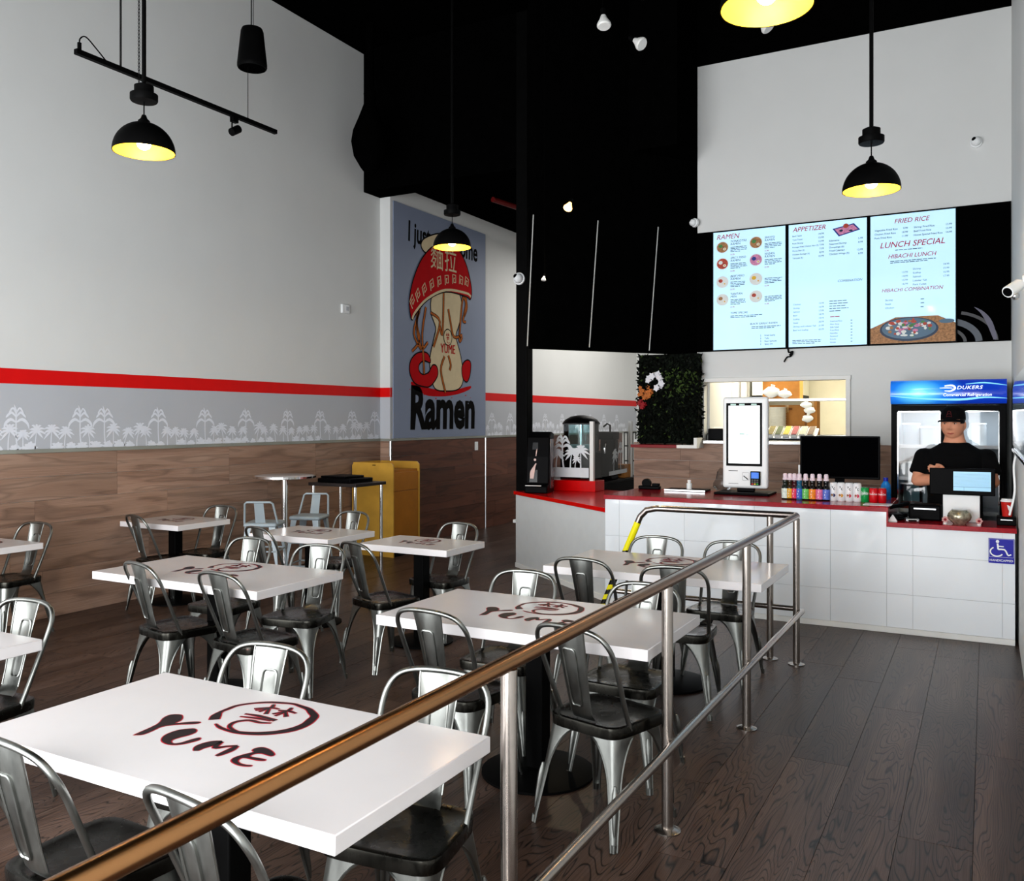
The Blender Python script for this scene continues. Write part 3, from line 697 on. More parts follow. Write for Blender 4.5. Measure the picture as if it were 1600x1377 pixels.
# ------------------------------------------------------------------ things hung in the upper left
tb0, tb1 = on_x(118, 80, -5.6), on_x(431, 211, -5.6); tb1.z = tb0.z
t = thing('track_bar', 'black lighting track bar hanging on wires before the left wall', 'light track', tuple(tb0)); Lb = tb1.y - tb0.y
MB().box(-.018, .018, 0, Lb, -.018, .018).build('bar', m_blackm, t, smooth=False)
for y in (.36, ):
    MB().cyl((0, y, 0), (0, y, 6.4 - tb0.z), .004, n=6).build('wire', m_blackm, t); MB().cyl((.012, y, 0), (.012, y, 6.4 - tb0.z), .003, n=6).build('wire', m_blackm, t)
MB().tube(crom([(0, .02, .01), (0, .03, .05), (0, .035, .1), (0, .08, .13), (0, .16, .08), (0, .24, .02)], 4), .005, 6).cyl((0, .03, .01), (0, .03, .07), .014, n=8).build('feed_cable', m_blackm, t)
ys = on_x(366, 190, -5.6).y - tb0.y
th = MB().box(-.02, .02, ys - .03, ys + .03, -.06, -.018).box(-.004, .004, ys - .03, ys - .02, -.13, -.03).build('spot_bracket', m_blackm, t, smooth=False)
MB().cyl((0, ys - .03, -.15), (.0, ys + .05, -.1), .034, n=14).build('spot_head', m_blackm, t)
MB().cyl((.0, ys + .05, -.1), (.0, ys + .052, -.099), .028, n=14).build('spot_lens', m_bulbw, t)
sp = on_x(394, 75, -5.6)
t = thing('hanging_speaker', 'black pendant loudspeaker hanging near the left wall', 'speaker', tuple(sp)); k = .126
MB().lathe([(0, -.178), (k * .95, -.178), (k, -.165), (k, -.14), (k * .76, .14), (k * .68, .165), (0, .172)], n=32).build('cabinet', m_blackm, t)
MB().lathe([(0, -.181), (k * .85, -.181), (k * .9, -.178)], n=32).build('grille', m_black, t)
MB().cyl((-.01, 0, .17), (-.01, 0, 6.4 - sp.z), .005, n=6).cyl((.012, 0, .17), (.012, 0, 6.4 - sp.z), .003, n=6).build('hanging_cable', m_blackm, t)
MB().cyl((0, -.05, -.17), (0, -.05, tb0.z - sp.z + .02), .003, n=6).build('lower_wire', m_blackm, t)
def spot(px, py, depth, aim, lit, label, k=1.0):
    p = at(px, py, depth); q = Vector(aim).to_track_quat('Z', 'Y').to_matrix() * k
    t = thing('spot_bulb', label, 'spotlight', tuple(p), 0, 'spot bulbs on the black ceiling')
    MB().lathe([(0, .085), (.05, .085), (.058, .075), (.058, .06), (.032, .01), (.022, -.02), (0, -.025)], n=24, mat=q).build('bulb', m_bulbl if lit else m_bulbw, t)
    MB().lathe([(0, -.02), (.024, -.02), (.024, -.08), (0, -.085)], n=14, mat=q).build('socket', m_blackm, t)
    b = q @ Vector((0, 0, -.08))
    MB().tube([b, b + Vector((0, 0, .05)), (b.x, b.y, 6.4 - p.z)], .008, 6).build('stem', m_black, t)
    if lit:
        l = bpy.data.lights.new('spot_light', 'SPOT'); l.energy = 120; l.color = (1, .8, .5); l.spot_size = R(80); l.shadow_soft_size = .05
        o = bpy.data.objects.new('spot_light', l); COL.objects.link(o); o.parent = t; o.location = q @ Vector((0, 0, .09)); o.rotation_euler = ((q * (1 / k)) @ Matrix.Rotation(math.pi, 3, 'X')).to_euler()
spot(943, 28, 7.2, (.15, -.2, -1), False, 'white spot bulb pointing down, leftmost on the black ceiling')
spot(994, 64, 7.7, (.75, -.2, -.6), False, 'white spot bulb turned to the right below the leftmost bulb')
spot(1192, 34, 7.3, (.6, 0, -.8), False, 'white spot bulb just under the top edge pendant lamp')
spot(890, 319, 8.5, (-.15, -.5, -.85), True, 'glowing warm spot bulb on the black bulkhead', .75)
spot(850, 433, 8.6, (-.1, -.2, -1), False, 'tiny white spot bulb low beside the black column', .42)

# ------------------------------------------------------------------ front counter
ZM, ZL = .99, .872
ct = thing('service_counter', 'long white tiled service counter with dark red top', 'counter', (0, 0, 0))
XS, XE = -.69, .19
MB().box(-3.08, XS, YC + .012, 8.4, .0, ZM - .038).build('cabinet', m_diag, ct, smooth=False)
MB().box(XS, XE, YC + .012, 7.98, .0, ZL - .037).build('low_cabinet', m_diag, ct, smooth=False)
MB().box(-3.09, XS + .012, YC - .015, 8.42, ZM - .038, ZM).build('red_top', m_redtop, ct, bevel=.003)
MB().box(XS - .002, XE + .01, YC - .015, 8.0, ZL - .037, ZL).build('low_red_top', m_redtop, ct, bevel=.003)
MB().box(XS - .002, XS + .01, YC - .013, 8.4, ZL, ZM - .038).build('red_end_panel', m_redtop, ct, smooth=False)
MB().box(-3.08, XE, YC - .004, YC + .012, 0, .045).build('base_trim', m_trimw, ct, bevel=.003)
tiles = {}
def tile(x0, x1, z0, z1):
    if x1 - x0 < .02 or z1 - z0 < .02: return
    k = (round(x1 - x0, 3), round(z1 - z0, 3))
    if k not in tiles:
        o = MB().box(.001, x1 - x0 - .001, 0, .012, .001, z1 - z0 - .001).build('tile', m_tile, ct, smooth=False); tiles[k] = o.data
    else:
        o = bpy.data.objects.new('tile', tiles[k]); COL.objects.link(o); o.parent = ct
    o.location = (x0, YC + random.uniform(-.0006, .0006), z0)
xs = [-.503 + .61 * k for k in range(-5, 3)]
for i in range(len(xs) - 1):
    for z0, z1 in ((.046, .31), (.31, .62), (.62, ZM - .038)):
        a, b = max(xs[i], -3.08), min(xs[i + 1], XE)
        if a < XS < b:
            tile(a, XS, z0, z1); tile(XS, b, z0, min(z1, ZL - .037))
        else: tile(a, b, z0, z1 if b <= XS else min(z1, ZL - .037))
dgc = thing('drinks_counter', 'lower angled white counter with bright red top left of the tiled counter', 'counter', (0, 0, 0))
DP = [(-4.76, 8.84), (-3.085, 7.51), (-3.085, 9.25), (-3.85, 9.47), (-4.46, 9.47), (-4.46, 8.93)]
cen = Vector((-3.75, 8.85)); ins = [tuple(Vector(p) + (cen - Vector(p)).normalized() * .03) for p in DP]
ins[1] = (-3.087, 7.54); ins[2] = (-3.087, 9.2)
MB().prism(ins, 0, .825).build('cabinet', m_diag, dgc, smooth=False)
MB().prism(DP, .825, .865).build('red_top', m_redtop2, dgc, bevel=.003)
MB().prism([(ins[0][0] - .008, ins[0][1] - .004), (ins[1][0], ins[1][1] - .02), (ins[1][0], ins[1][1] + .1), (ins[0][0] + .05, ins[0][1] + .06)], 0, .05).build('base_trim', m_trimw, dgc, smooth=False)
MB().box(-4.4, -3.88, 9.15, 9.42, .865, .985).build('raised_ledge', m_redtop2, dgc, bevel=.003)
# glass guard with etched palms
gg = thing('glass_guard', 'clear sneeze guard with etched white palm trees on the red counter', 'glass screen', (0, 0, 0))
for x, y, z in ((-3.93, 9.18, .985), (-4.12, 10.9, .93)):
    MB().box(x - .022, x + .022, y - .022, y + .022, z, 1.66).build('post', m_trimw, gg, smooth=False)
MB().box(-4.52, -3.96, 9.178, 9.186, 1.01, 1.64).build('glass_panel', m_glass, gg, smooth=False)
MB().add([(-3.95, 9.2, 1.0), (-4.11, 10.88, 1.0), (-4.11, 10.88, 1.64), (-3.95, 9.2, 1.64)], [(0, 1, 2, 3)]).build('glass_panel', m_guard, gg, smooth=False)
fg = Frame((-4.5, 9.176, 1.02), (1, 0, 0), (0, 0, 1))
mb = MB().rect(fg, .06, .53, 0, .11, .0)
palm_tall(mb, fg, .2, .1, .4, .0005, 1.4); palm_fan(mb, fg, .3, .1, .27, .02, 9, .0006, 1.4); palm_fan(mb, fg, .43, .1, .3, .0, 9, .0006, 1.4); palm_fan(mb, fg, .12, .1, .25, .02, 9, .0006, 1.4); palm_fan(mb, fg, .36, .1, .16, .02, 8, .0006, 1)
mb.build('etched_palms', m_frost, gg, smooth=False)
fg2 = Frame((-3.945, 9.2, 1.0), (-.16, 1.68, 0), (0, 0, 1)); mb = MB().rect(fg2, .7, 1.5, 0, .05, -.003)
palm_fan(mb, fg2, .9, .02, .33, .05, 9, -.004, 2); palm_tall(mb, fg2, 1.2, .02, .4, -.004, 1.6); mb.build('etched_palms', m_frost, gg, smooth=False)
# service table behind it with the machines
sv = thing('back_counter', 'dark back counter behind the glass guard carrying drink machines', 'counter', (0, 0, 0))
MB().box(-4.95, -4.08, 9.5, 11.3, 0, .9).build('cabinet', m_blackm, sv, smooth=False)
MB().box(-4.97, -4.05, 9.48, 11.32, .9, .93).build('worktop', m_blackg, sv, bevel=.003)
t = thing('drink_dispenser', 'big clear drink dispenser with black domed lid behind the glass guard', 'dispenser', (-4.42, 9.98, .93))
MB().box(-.2, .2, -.2, .2, 0, .36).build('body', m_blackm, t, bevel=.02)
MB().lathe([(0, .36), (.215, .36), (.22, .38), (.22, .7), (.212, .7), (.212, .38), (0, .37)], n=36).build('bowl', m_glassf, t)
MB().lathe([(0, .38), (.2, .38), (.2, .44), (0, .44)], n=32).build('drink', M('pale_drink', 'c3cccb', .2), t)
MB().lathe([(.228, .69), (.235, .705), (.2, .75), (.13, .79), (.04, .805), (0, .806)], n=36).build('lid', m_blackg, t)
MB().cyl((0, 0, .38), (0, 0, .7), .03).build('stem', m_chrome, t)
t = thing('coffee_grinder', 'tall black machine with chrome tap right of the drink dispenser', 'machine', (-4.2, 10.3, .93))
MB().box(-.1, .1, -.12, .12, 0, .05).box(-.1, .1, 0, .12, .05, .5).box(-.11, .11, -.1, .13, .5, .6).build('body', m_blackg, t, bevel=.012)
MB().tube(crom([(0, 0, .45), (0, -.07, .45), (0, -.1, .4), (0, -.1, .33)], 4), .014, 8).build('tap', m_chrome, t)
MB().tube([(.06, -.06, .6), (.06, -.06, .68), (.02, -.06, .7), (-.03, -.06, .66)], .012, 8).build('handle', m_blackg, t)
p = on_z(953, 745, .93); p.y = 10.75; p.x = -4.17
t = thing('cardboard_box', 'small brown cardboard box on the dark back counter', 'box', (p.x, p.y, .93))
MB().box(-.07, .07, -.1, .1, 0, .17).build('carton', m_card, t, bevel=.003)
MB().box(-.045, .02, -.102, -.1, .03, .12).build('print', M('brown_print', '6d431d', .7), t, smooth=False)
t = thing('napkin_rack', 'small dark wire rack on the back counter', 'rack', (-4.2, 11.1, .93))
for z in (.2, .4, .58): MB().tube([(-.06, -.06, z), (.06, -.06, z), (.06, .06, z), (-.06, .06, z)], .008, 6, closed=True).build('ring', m_blackm, t)
for x in (-.06, .06):
    for y in (-.06, .06): MB().cyl((x, y, 0), (x, y, .58), .008, n=6).build('upright', m_blackm, t)
# black drink machine by the column
t = thing('soda_machine', 'black slanted soda machine on the left end of the red counter', 'machine', (-4.42, 8.83, .865), R(14))
mb = MB(); pr = [(-.2, 0), (.17, 0), (.17, .66), (.05, .68), (-.06, .62), (-.1, .4), (-.13, .1), (-.2, .08)]
mb.add([(x, y, z) for x in (-.13, .13) for y, z in pr], [tuple(range(7, -1, -1)), tuple(range(8, 16))] + [(i, (i + 1) % 8, 8 + (i + 1) % 8, 8 + i) for i in range(8)])
mb.build('body', m_blackg, t, smooth=False, bevel=.012)
MB().add([(-.09, -.132, .12), (.0, -.132, .12), (.0, -.075, .56), (-.06, -.075, .56)], [(0, 1, 2, 3)]).build('front_panel', M('dark_gloss_panel', '0c0c0d', .15, spec=.2), t, smooth=False)
fm = Frame((-.06, -.137, .13), (1, 0, 0), (0, .13, 1))
mb = MB(); mb.ribbon(fm, [(.0, .03, .04), (.005, .1, .05), (.03, .17, .02), (.045, .2, .012)], .002); mb.disc(fm, .03, .24, .014, off=.002); mb.ribbon(fm, [(.04, .28, .006), (.045, .33, .012), (.05, .36, .004)], .002)
mb.build('pale_emblem', M('pale_pink_print', 'd8b8b0', .4), t, smooth=False)
MB().box(.132, .14, -.05, .1, .05, .6).build('side_window', M('smoked_panel', '6b5f60', .1), t, smooth=False)
MB().box(-.12, .06, -.198, -.12, .081, .088).build('drip_tray', m_trimw, t, smooth=False)
p = on_z(1028, 762, ZM)
t = thing('tape_dispenser', 'small black tape dispenser on the left end of the dark red counter', 'dispenser', (p.x, 8.3, ZM))
MB().prism([(-.11, -.03), (.11, -.03), (.11, .03), (-.11, .03)], 0, .035).build('base', m_blackg, t, bevel=.008)
MB().cyl((-.03, -.02, .06), (-.03, .02, .06), .045, n=20).build('roll', m_blackg, t)
MB().box(.03, .1, -.025, .025, .035, .06).build('cutter', m_blackg, t, bevel=.004)

# ------------------------------------------------------------------ ordering kiosk
kx, ky = -1.966, 8.2
t = thing('ordering_kiosk', 'white self ordering kiosk with bright portrait screen on the counter', 'kiosk', (kx, ky, ZM))
MB().box(-.25, .25, -.19, .17, 0, .022).build('base_plate', m_blackg, t, bevel=.008)
MB().box(-.08, .08, .0, .05, .022, .2).build('stand', m_blackg, t, bevel=.006)
MB().box(-.208, .208, -.03, .035, .055, .9).build('housing', m_paper, t, bevel=.022, seg=3)
MB().box(-.172, .158, -.034, -.028, .26, .845).build('bezel', m_blackg, t, bevel=.002)
MB().box(-.15, .138, -.0365, -.033, .285, .82).build('screen', M('kiosk_screen', 'f4f8fa', .1, emit=1.25, var=.01), t, smooth=False)
fk = Frame((0, -.0375, 0), (1, 0, 0), (0, 0, 1))
mb = MB(); mb.rect(fk, -.05, .0, .552, .566, 0).rect(fk, .008, .04, .548, .555, 0)
for k, a in enumerate((-.13, -.05, .06)): mb.rect(fk, a, a + .05, .823, .838, .001)
tag(mb.build('screen_print', M('pale_teal_print', 'b9dcd2', .4), t, smooth=False))
fk2 = Frame((0, -.031, 0), (1, 0, 0), (0, 0, 1)); mb = MB().rect(fk2, -.15, -.065, .212, .217, .001).rect(fk2, -.15, -.06, .095, .098, .001)
mb.ribbon(fk2, [(-.02, .13, .002), (.04, .13, .002), (.04, .2, .002), (-.02, .2, .002), (-.02, .13, .002)], .001, n=1); mb.ribbon(fk2, [(-.012, .17, .008), (.02, .145, .01), (.03, .135, .008)], .001)
mb.build('slots', M('dark_slot', '2a2a2c', .5), t, smooth=False)
q = MB().box(.055, .145, -.06, -.028, .085, .215).build('card_terminal', m_blackg, t, bevel=.006)
MB().box(.066, .134, -.064, -.059, .15, .205).build('terminal_screen', M('terminal_blue', '1c62c8', .2, emit=.6), q, smooth=False)
mb = MB()
for i in range(3):
    for j in range(3): mb.box(.068 + i * .023, .084 + i * .023, -.063, -.059, .092 + j * .018, .104 + j * .018, (0, 1, 2)[i] if j == 0 else 3)
mb.build('keypad', [M('red_key', 'c03030', .4), M('yellow_key', 'd8b020', .4), M('green_key', '30a040', .4), M('grey_key', '555555', .4)], q, smooth=False)
p = on_z(1100, 762, ZM)
t = thing('barcode_scanner_tray', 'flat dark slab with a silver edge left of the kiosk', 'tray', (p.x - .02, 8.28, ZM))
MB().box(-.2, .2, -.1, .1, 0, .02).build('slab', m_blackg, t, bevel=.004); MB().box(-.2, .2, -.104, -.1, .004, .018).build('edge', m_alu, t, smooth=False)
t = thing('small_white_bottle', 'tiny white bottle standing on the flat dark slab left of the kiosk', 'bottle', (p.x - .0, 8.27, ZM + .02))
MB().lathe([(0, 0), (.025, 0), (.026, .055), (.014, .06), (.014, .085), (0, .086)], n=16).build('body', m_paper, t); MB().lathe([(.015, .066), (.018, .068), (.018, .088), (0, .089)], n=16).build('cap', m_paper, t)
t = thing('plastic_bag', 'crumpled clear plastic bag behind the left edge of the kiosk', 'bag', (kx - .24, 8.3, ZM + .02))
mb = MB(); n = 12; vs = []
for i in range(7):
    for k in range(n):
        a = 2 * math.pi * k / n; r = (.05, .085, .08, .075, .06, .05, .02)[i] * random.uniform(.8, 1.2); vs.append((r * math.cos(a), r * math.sin(a) * .5, .035 * i + random.uniform(-.006, .006)))
mb.add(vs, [(i * n + k, i * n + (k + 1) % n, (i + 1) * n + (k + 1) % n, (i + 1) * n + k) for i in range(6) for k in range(n)])
mb.build('sheet', Mglass('bag_film', 'd8dadc', .25), t)

# ------------------------------------------------------------------ monitor, bottles, cans on the counter
t = thing('monitor', 'large black monitor standing behind the row of drinks', 'monitor', (-1.146, 8.24, ZM))
MB().box(-.335, .335, -.02, .015, .165, .545).build('display', m_blackg, t, bevel=.006)
MB().box(-.322, .322, -.022, -.02, .185, .533).build('panel', M('black_screen', '030304', .6, spec=.0), t, smooth=False)
MB().box(-.04, .04, .0, .03, .02, .3).build('neck', m_blackg, t, bevel=.004); MB().box(-.14, .14, -.08, .1, 0, .02).build('foot', m_blackg, t, bevel=.006)
MB().cyl((-.345, -.0, .1), (-.345, 0, .28), .009, n=8).build('stylus', m_paper, t)
def ramune(px, lab, glass, label, k):
    p = on_z(px, 777, ZM); Y = 7.83 + .0 * k; p = on_y(px, 777, Y)
    t = thing('soda_bottle', label, 'bottle', (p.x, Y, ZM), 0, 'small soda bottles in a row'); t.scale = (1, 1, 1.13)
    MB().lathe([(0, 0), (.028, 0), (.031, .005), (.031, .085), (.029, .1), (.021, .112), (.021, .125), (.024, .135), (.02, .155), (.0135, .165), (.0135, .18), (0, .181)], n=20).build('body', M('tinted_glass', glass, .08, coat=.3), t)
    MB().lathe([(.0315, .01), (.0318, .012), (.0318, .083), (.0315, .085)], n=20).build('label', M('drink_label', lab, .35, var=.25, scale=45), t)
    mb = MB()
    for z, w in ((.02, .014), (.04, .02), (.06, .012)):
        mb.add([(-w / 2 + .004 * i, -.0328, z + d) for d in (0, .012) for i in range(2)], [(0, 1, 3, 2)])
    mb.build('lettering', m_paper, t, smooth=False)
    MB().lathe([(0, .2), (.012, .2), (.0185, .192), (.0185, .166), (.0225, .162), (.0225, .15), (.018, .146)], n=20).build('cap', M('pinkish_cap', 'e6d3dc', .35), t)
ramune(1227, 'd7e4d8', '182018', 'clear white soda bottle at the left end of the drinks row', 0)
ramune(1234.5, 'dca428', '2a1c08', 'yellow labelled soda bottle, second from the left', 1)
ramune(1241.5, 'd83a5a', '3a0c14', 'red and pink labelled soda bottle, third from the left', 2)
ramune(1249, '3c63c0', '1c5a78', 'blue labelled soda bottle, fourth from the left', 3)
ramune(1259, '6cc060', '0c100c', 'green labelled soda bottle in the row', 4)
ramune(1269.5, 'ea8a30', '140a06', 'orange labelled soda bottle in the row', 5)
ramune(1280.5, 'd8709a', '0c0a0c', 'pink labelled soda bottle with red patch in the row', 6)
ramune(1291, '5870c8', '08080a', 'blue and black labelled soda bottle beside the white cans', 7)
def can(px, body, fruit, label, r=.0335, h=.158, cat='cans', word=None, wc=None):
    Y = 7.86; p = on_y(px, 777, Y); t = thing('drink_can', label, 'can', (p.x, Y, ZM), 0, cat)
    mt = M('can_paint', body, .22, var=.02, coat=.3)
    MB().lathe([(0, .004), (r * .8, .002), (r * .86, 0), (r, .01), (r, h - .014), (r * .84, h - .002), (r * .8, h)], n=24).build('body', mt, t)
    MB().lathe([(r * .82, h - .002), (r * .84, h + .001), (r * .78, h), (r * .76, h - .004), (0, h - .004)], n=24).build('lid', m_alu, t)
    MB().box(-.008, .008, -.004, .014, h - .004, h - .001).build('tab', m_alu, t, smooth=False)
    fr = lambda a, b, c=0: Vector(((r + .0006 + c) * math.sin(a / r), -(r + .0006 + c) * math.cos(a / r), b))
    if fruit:
        mb = MB(); mb.disc(fr, 0, .05, .02, .016, 0, 0, 14).disc(fr, -.007, .052, .008, .009, .0005, 1, 10); mb.build('fruit_print', [M('fruit', fruit, .5, var=.3, scale=60), M('fruit2', '8a5a2a', .5)], t, smooth=False)
        mb = MB(); mb.ribbon(fr, [(-.012, .128, .003), (-.004, .118, .005), (-.008, .11, .003)], 0).ribbon(fr, [(.0, .13, .002), (-.002, .122, .004)], 0).ribbon(fr, [(.014, .115, .003), (.006, .11, .005), (.004, .1, .004), (.012, .096, .003), (.016, .102, .003)], 0)
        mb.build('brush_mark', m_blackg, t, smooth=False)
    if word:
        mb = MB(); vs, fs, a0, a1 = text_mesh(word, .01, .25); k = .068 / (a1 - a0)
        mb.add([fr((v[0] - (a0 + a1) / 2) * k, .065 + v[1] * k * 1.3) for v in vs], fs); mb.build('lettering', m_paper, t, smooth=False)
can(1302.5, 'e4e4e6', '2c3060', 'white can with blueberry picture, leftmost white can')
can(1314.5, 'e4e4e6', 'e09a2a', 'white can with orange fruit picture, second white can')
can(1327, 'e4e4e6', 'c83848', 'white can with red lychee picture, third white can')
can(1339.5, 'e4e4e6', 'd83058', 'white can with pink peach picture, rightmost white can')
can(1351.5, '0a8a42', None, 'green soda can with white lettering', .033, .125, 'soda cans', 'Sprite')
can(1365, 'c40c18', None, 'red soda can with white script next to the green can', .035, .122, 'soda cans', 'Coca-Cola')
can(1378.5, 'b80a16', None, 'red soda can at the right end of the drinks row', .033, .122, 'soda cans', 'Coca-Cola')
p = on_y(1384, 770, 8.2)
t = thing('water_bottle', 'blue plastic bottle with dark blue cap behind the red cans', 'bottle', (p.x, 8.2, ZM))
MB().lathe([(0, 0), (.04, 0), (.043, .01), (.043, .09), (.038, .13), (.02, .155), (.016, .165), (0, .166)], n=20).build('body', M('blue_drink', '1878c8', .12, var=.3, scale=14, coat=.3), t)
MB().lathe([(.018, .158), (.02, .16), (.02, .19), (0, .191)], n=16).build('cap', M('dark_blue_cap', '14249a', .35), t)
p = on_y(1371, 783, 7.6)
t = thing('paper_sheet', 'white sheet of paper on the step of the counter', 'paper', (p.x, 7.7, ZM))
MB().box(-.11, .1, -.1, .08, 0, .003).build('sheet', m_paper, t, smooth=False); MB().box(-.07, .07, -.08, -.05, .003, .0034).build('print', m_band, t, smooth=False)

# ------------------------------------------------------------------ things on the low counter
p = on_z(1503, 812, ZL)
t = thing('register_display', 'cash register screen showing a pale blue order list', 'register', (p.x, 7.78, ZL))
tag(MB().box(-.13, .13, -.02, .12, 0, .215).build('stand', m_paper, t, bevel=.006), 'white stand')
MB().box(-.225, .235, -.045, -.01, .215, .425).build('display', m_blackg, t, bevel=.006)
MB().box(-.055, .205, -.048, -.044, .25, .4).build('screen', M('pale_blue_screen', '94c0da', .2, emit=.5, var=.01), t, smooth=False)
fr = Frame((0, -.0485, 0), (1, 0, 0), (0, 0, 1)); mb = MB()
for k in range(11): mb.rect(fr, -.048, .198, .288 + k * .0092, .289 + k * .0092, .0005)
mb.rect(fr, -.055, .205, .279, .2815, .0006).rect(fr, .018, .02, .252, .279, .0006); mb.build('screen_lines', M('blue_grey_lines', '5f86a0', .4), t, smooth=False)
p = on_z(1499, 815, ZL)
t = thing('decorative_bowl', 'round mottled silver bowl in front of the white register stand', 'bowl', (p.x + .005, 7.62, ZL))
MB().lathe([(0, 0), (.045, 0), (.05, .008), (.078, .035), (.086, .06), (.078, .085), (.055, .108), (.05, .11), (.048, .105), (.07, .08), (.078, .06), (.0, .02)], n=28).build('body', M('mottled_silver', 'b5ad96', .25, .7, var=.55, scale=38, bump=.5), t)
MB().lathe([(.052, .106), (.056, .108), (.054, .113), (.05, .112)], n=28).build('rim', m_alu, t)
for px, lab in ((1477, 'little pink and white flower figurine left of the silver bowl'), (1530, 'little pink and white flower figurine right of the silver bowl')):
    q = on_y(px, 815, 7.6)
    t = thing('flower_figurine', lab, 'figurine', (q.x, 7.6, ZL), 0, 'flower figurines')
    MB().cyl((0, 0, 0), (0, 0, .02), .015, .01).build('foot', m_paper, t)
    mb = MB()
    for k in range(7):
        a = 2 * math.pi * k / 7; mb.ball((.017 * math.cos(a), -.01, .033 + .017 * math.sin(a)), .009, n=8)
    mb.build('petals', M('pink_petal', 'dba8a4', .5), t); MB().ball((0, -.015, .033), .01, n=10).build('centre', M('rose_centre', '9a2a38', .5), t)
p = on_y(1575, 805, 7.72)
t = thing('coffee_cup_box', 'black box under the red paper cup by the right wall', 'box', (p.x, 7.74, ZL))
MB().box(-.075, .055, -.07, .07, 0, .065).build('body', m_blackg, t, bevel=.006); MB().box(-.05, .03, -.072, -.07, .04, .046).build('slot', m_alu, t, smooth=False)
t = thing('paper_cup', 'red paper cup with white lid and white leaf mark', 'cup', (p.x - .005, 7.74, ZL + .065))
MB().lathe([(0, 0), (.033, 0), (.043, .115), (.0, .115)], n=24).build('body', M('red_paper', 'b81c14', .5), t)
MB().lathe([(.045, .112), (.047, .114), (.046, .122), (.04, .126), (.039, .135), (0, .135)], n=24).build('lid', m_paper, t)
fr = lambda a, b, c=0: Vector(((.0405 + c) * math.sin(a / .04), -(.0405 + c) * math.cos(a / .04), b))
MB().ribbon(fr, [(.0, .09, .004), (.012, .072, .02), (.02, .05, .022), (.012, .04, .006)], .0012).build('leaf_mark', m_paper, t, smooth=False)
p = on_z(1440, 808, ZL)
t = thing('receipt_printer', 'black receipt printer on the low counter left of the register', 'printer', (p.x + .04, 7.82, ZL))
MB().box(-.12, .12, -.09, .1, 0, .13).build('body', m_blackg, t, bevel=.015); MB().box(-.08, .08, -.092, -.088, .09, .1).build('slot', m_alu, t, smooth=False); MB().box(-.08, .08, -.05, .0, .13, .134).build('cover', m_blackm, t, bevel=.002)
t = thing('card_reader', 'grey hand held card reader lying before the receipt printer', 'card reader', (p.x - .045, 7.6, ZL), R(12))
MB().box(-.05, .05, -.04, .04, 0, .03).build('body', m_alu, t, bevel=.008); MB().box(-.035, .035, -.03, .03, .03, .033).build('screen', m_blackg, t, smooth=False); MB().box(-.03, .03, -.0425, -.039, .008, .02).build('slot', m_blackg, t, smooth=False)
t = thing('phone_handset', 'black desk phone with handset at the left end of the low counter', 'telephone', (p.x - .2, 7.72, ZL), R(-15))
MB().prism([(-.09, -.1), (.09, -.1), (.09, .1), (-.09, .1)], 0, .05).build('base', m_blackg, t, bevel=.012)
MB().tube(crom([(-.03, -.1, .07), (.0, -.04, .1), (.05, .05, .115), (.1, .1, .13)], 4), [.018] * 13, 8).build('handset', m_blackg, t)
MB().tube([(.02 * math.cos(k * .9) + .1, .02 * math.sin(k * .9) - .08, .012 + .0022 * k) for k in range(24)], .004, 5).build('cord', m_blackg, t)
p = on_z(1391, 814, ZL)
t = thing('folded_card', 'small white folded card at the left end of the low counter', 'card', (p.x + .02, 7.58, ZL))
MB().add([(-.035, -.02, 0), (.035, -.02, 0), (0, 0, .055), (-.035, .03, 0), (.035, .03, 0)], [(0, 1, 2), (3, 2, 4)]).build('leaf', m_paper, t, smooth=False)
# accessibility sign
p0, p1 = on_y(1559, 832, YC), on_y(1592, 872, YC)
t = thing('accessibility_sign', 'blue wheelchair sign reading HANDICAPPED on the counter front', 'sign', (.1, YC - .006, .70))
Wd = .168; H = .185
MB().box(-Wd / 2, Wd / 2, -.004, .002, -H / 2, H / 2).build('plate', M('sign_blue', '20209c', .3), t, smooth=False)
fr = Frame((0, -.0045, 0), (1, 0, 0), (0, 0, 1)); mb = MB()
mb.disc(fr, -.025, .07, .0115, off=.001); mb.ribbon(fr, [(-.025, .055, .012), (-.022, .03, .012), (-.021, .012, .012)], .001); mb.ribbon(fr, [(-.022, .036, .008), (.0, .034, .008), (.016, .034, .008)], .0012)
mb.ribbon(fr, [(-.021, .012, .011), (.02, .012, .011), (.036, -.014, .01), (.045, -.03, .01), (.064, -.022, .009)], .0014, n=2)
mb.ribbon(fr, [(-.03 + .042 * math.cos(R(a)) * (1), -.006 + .034 * math.sin(R(a)), .009) for a in range(120, 345, 15)], .001)
mb.text(fr, 'HANDICAPPED', 0, -.078, .0225, .001, align='C', bold=.012)
mb.ribbon(fr, [(-.079, -.046, .0016), (.079, -.046, .0016), (.079, .088, .0016), (-.079, .088, .0016), (-.079, -.046, .0016)], .0008, n=1)
mb.build('symbol', m_paper, t, smooth=False)

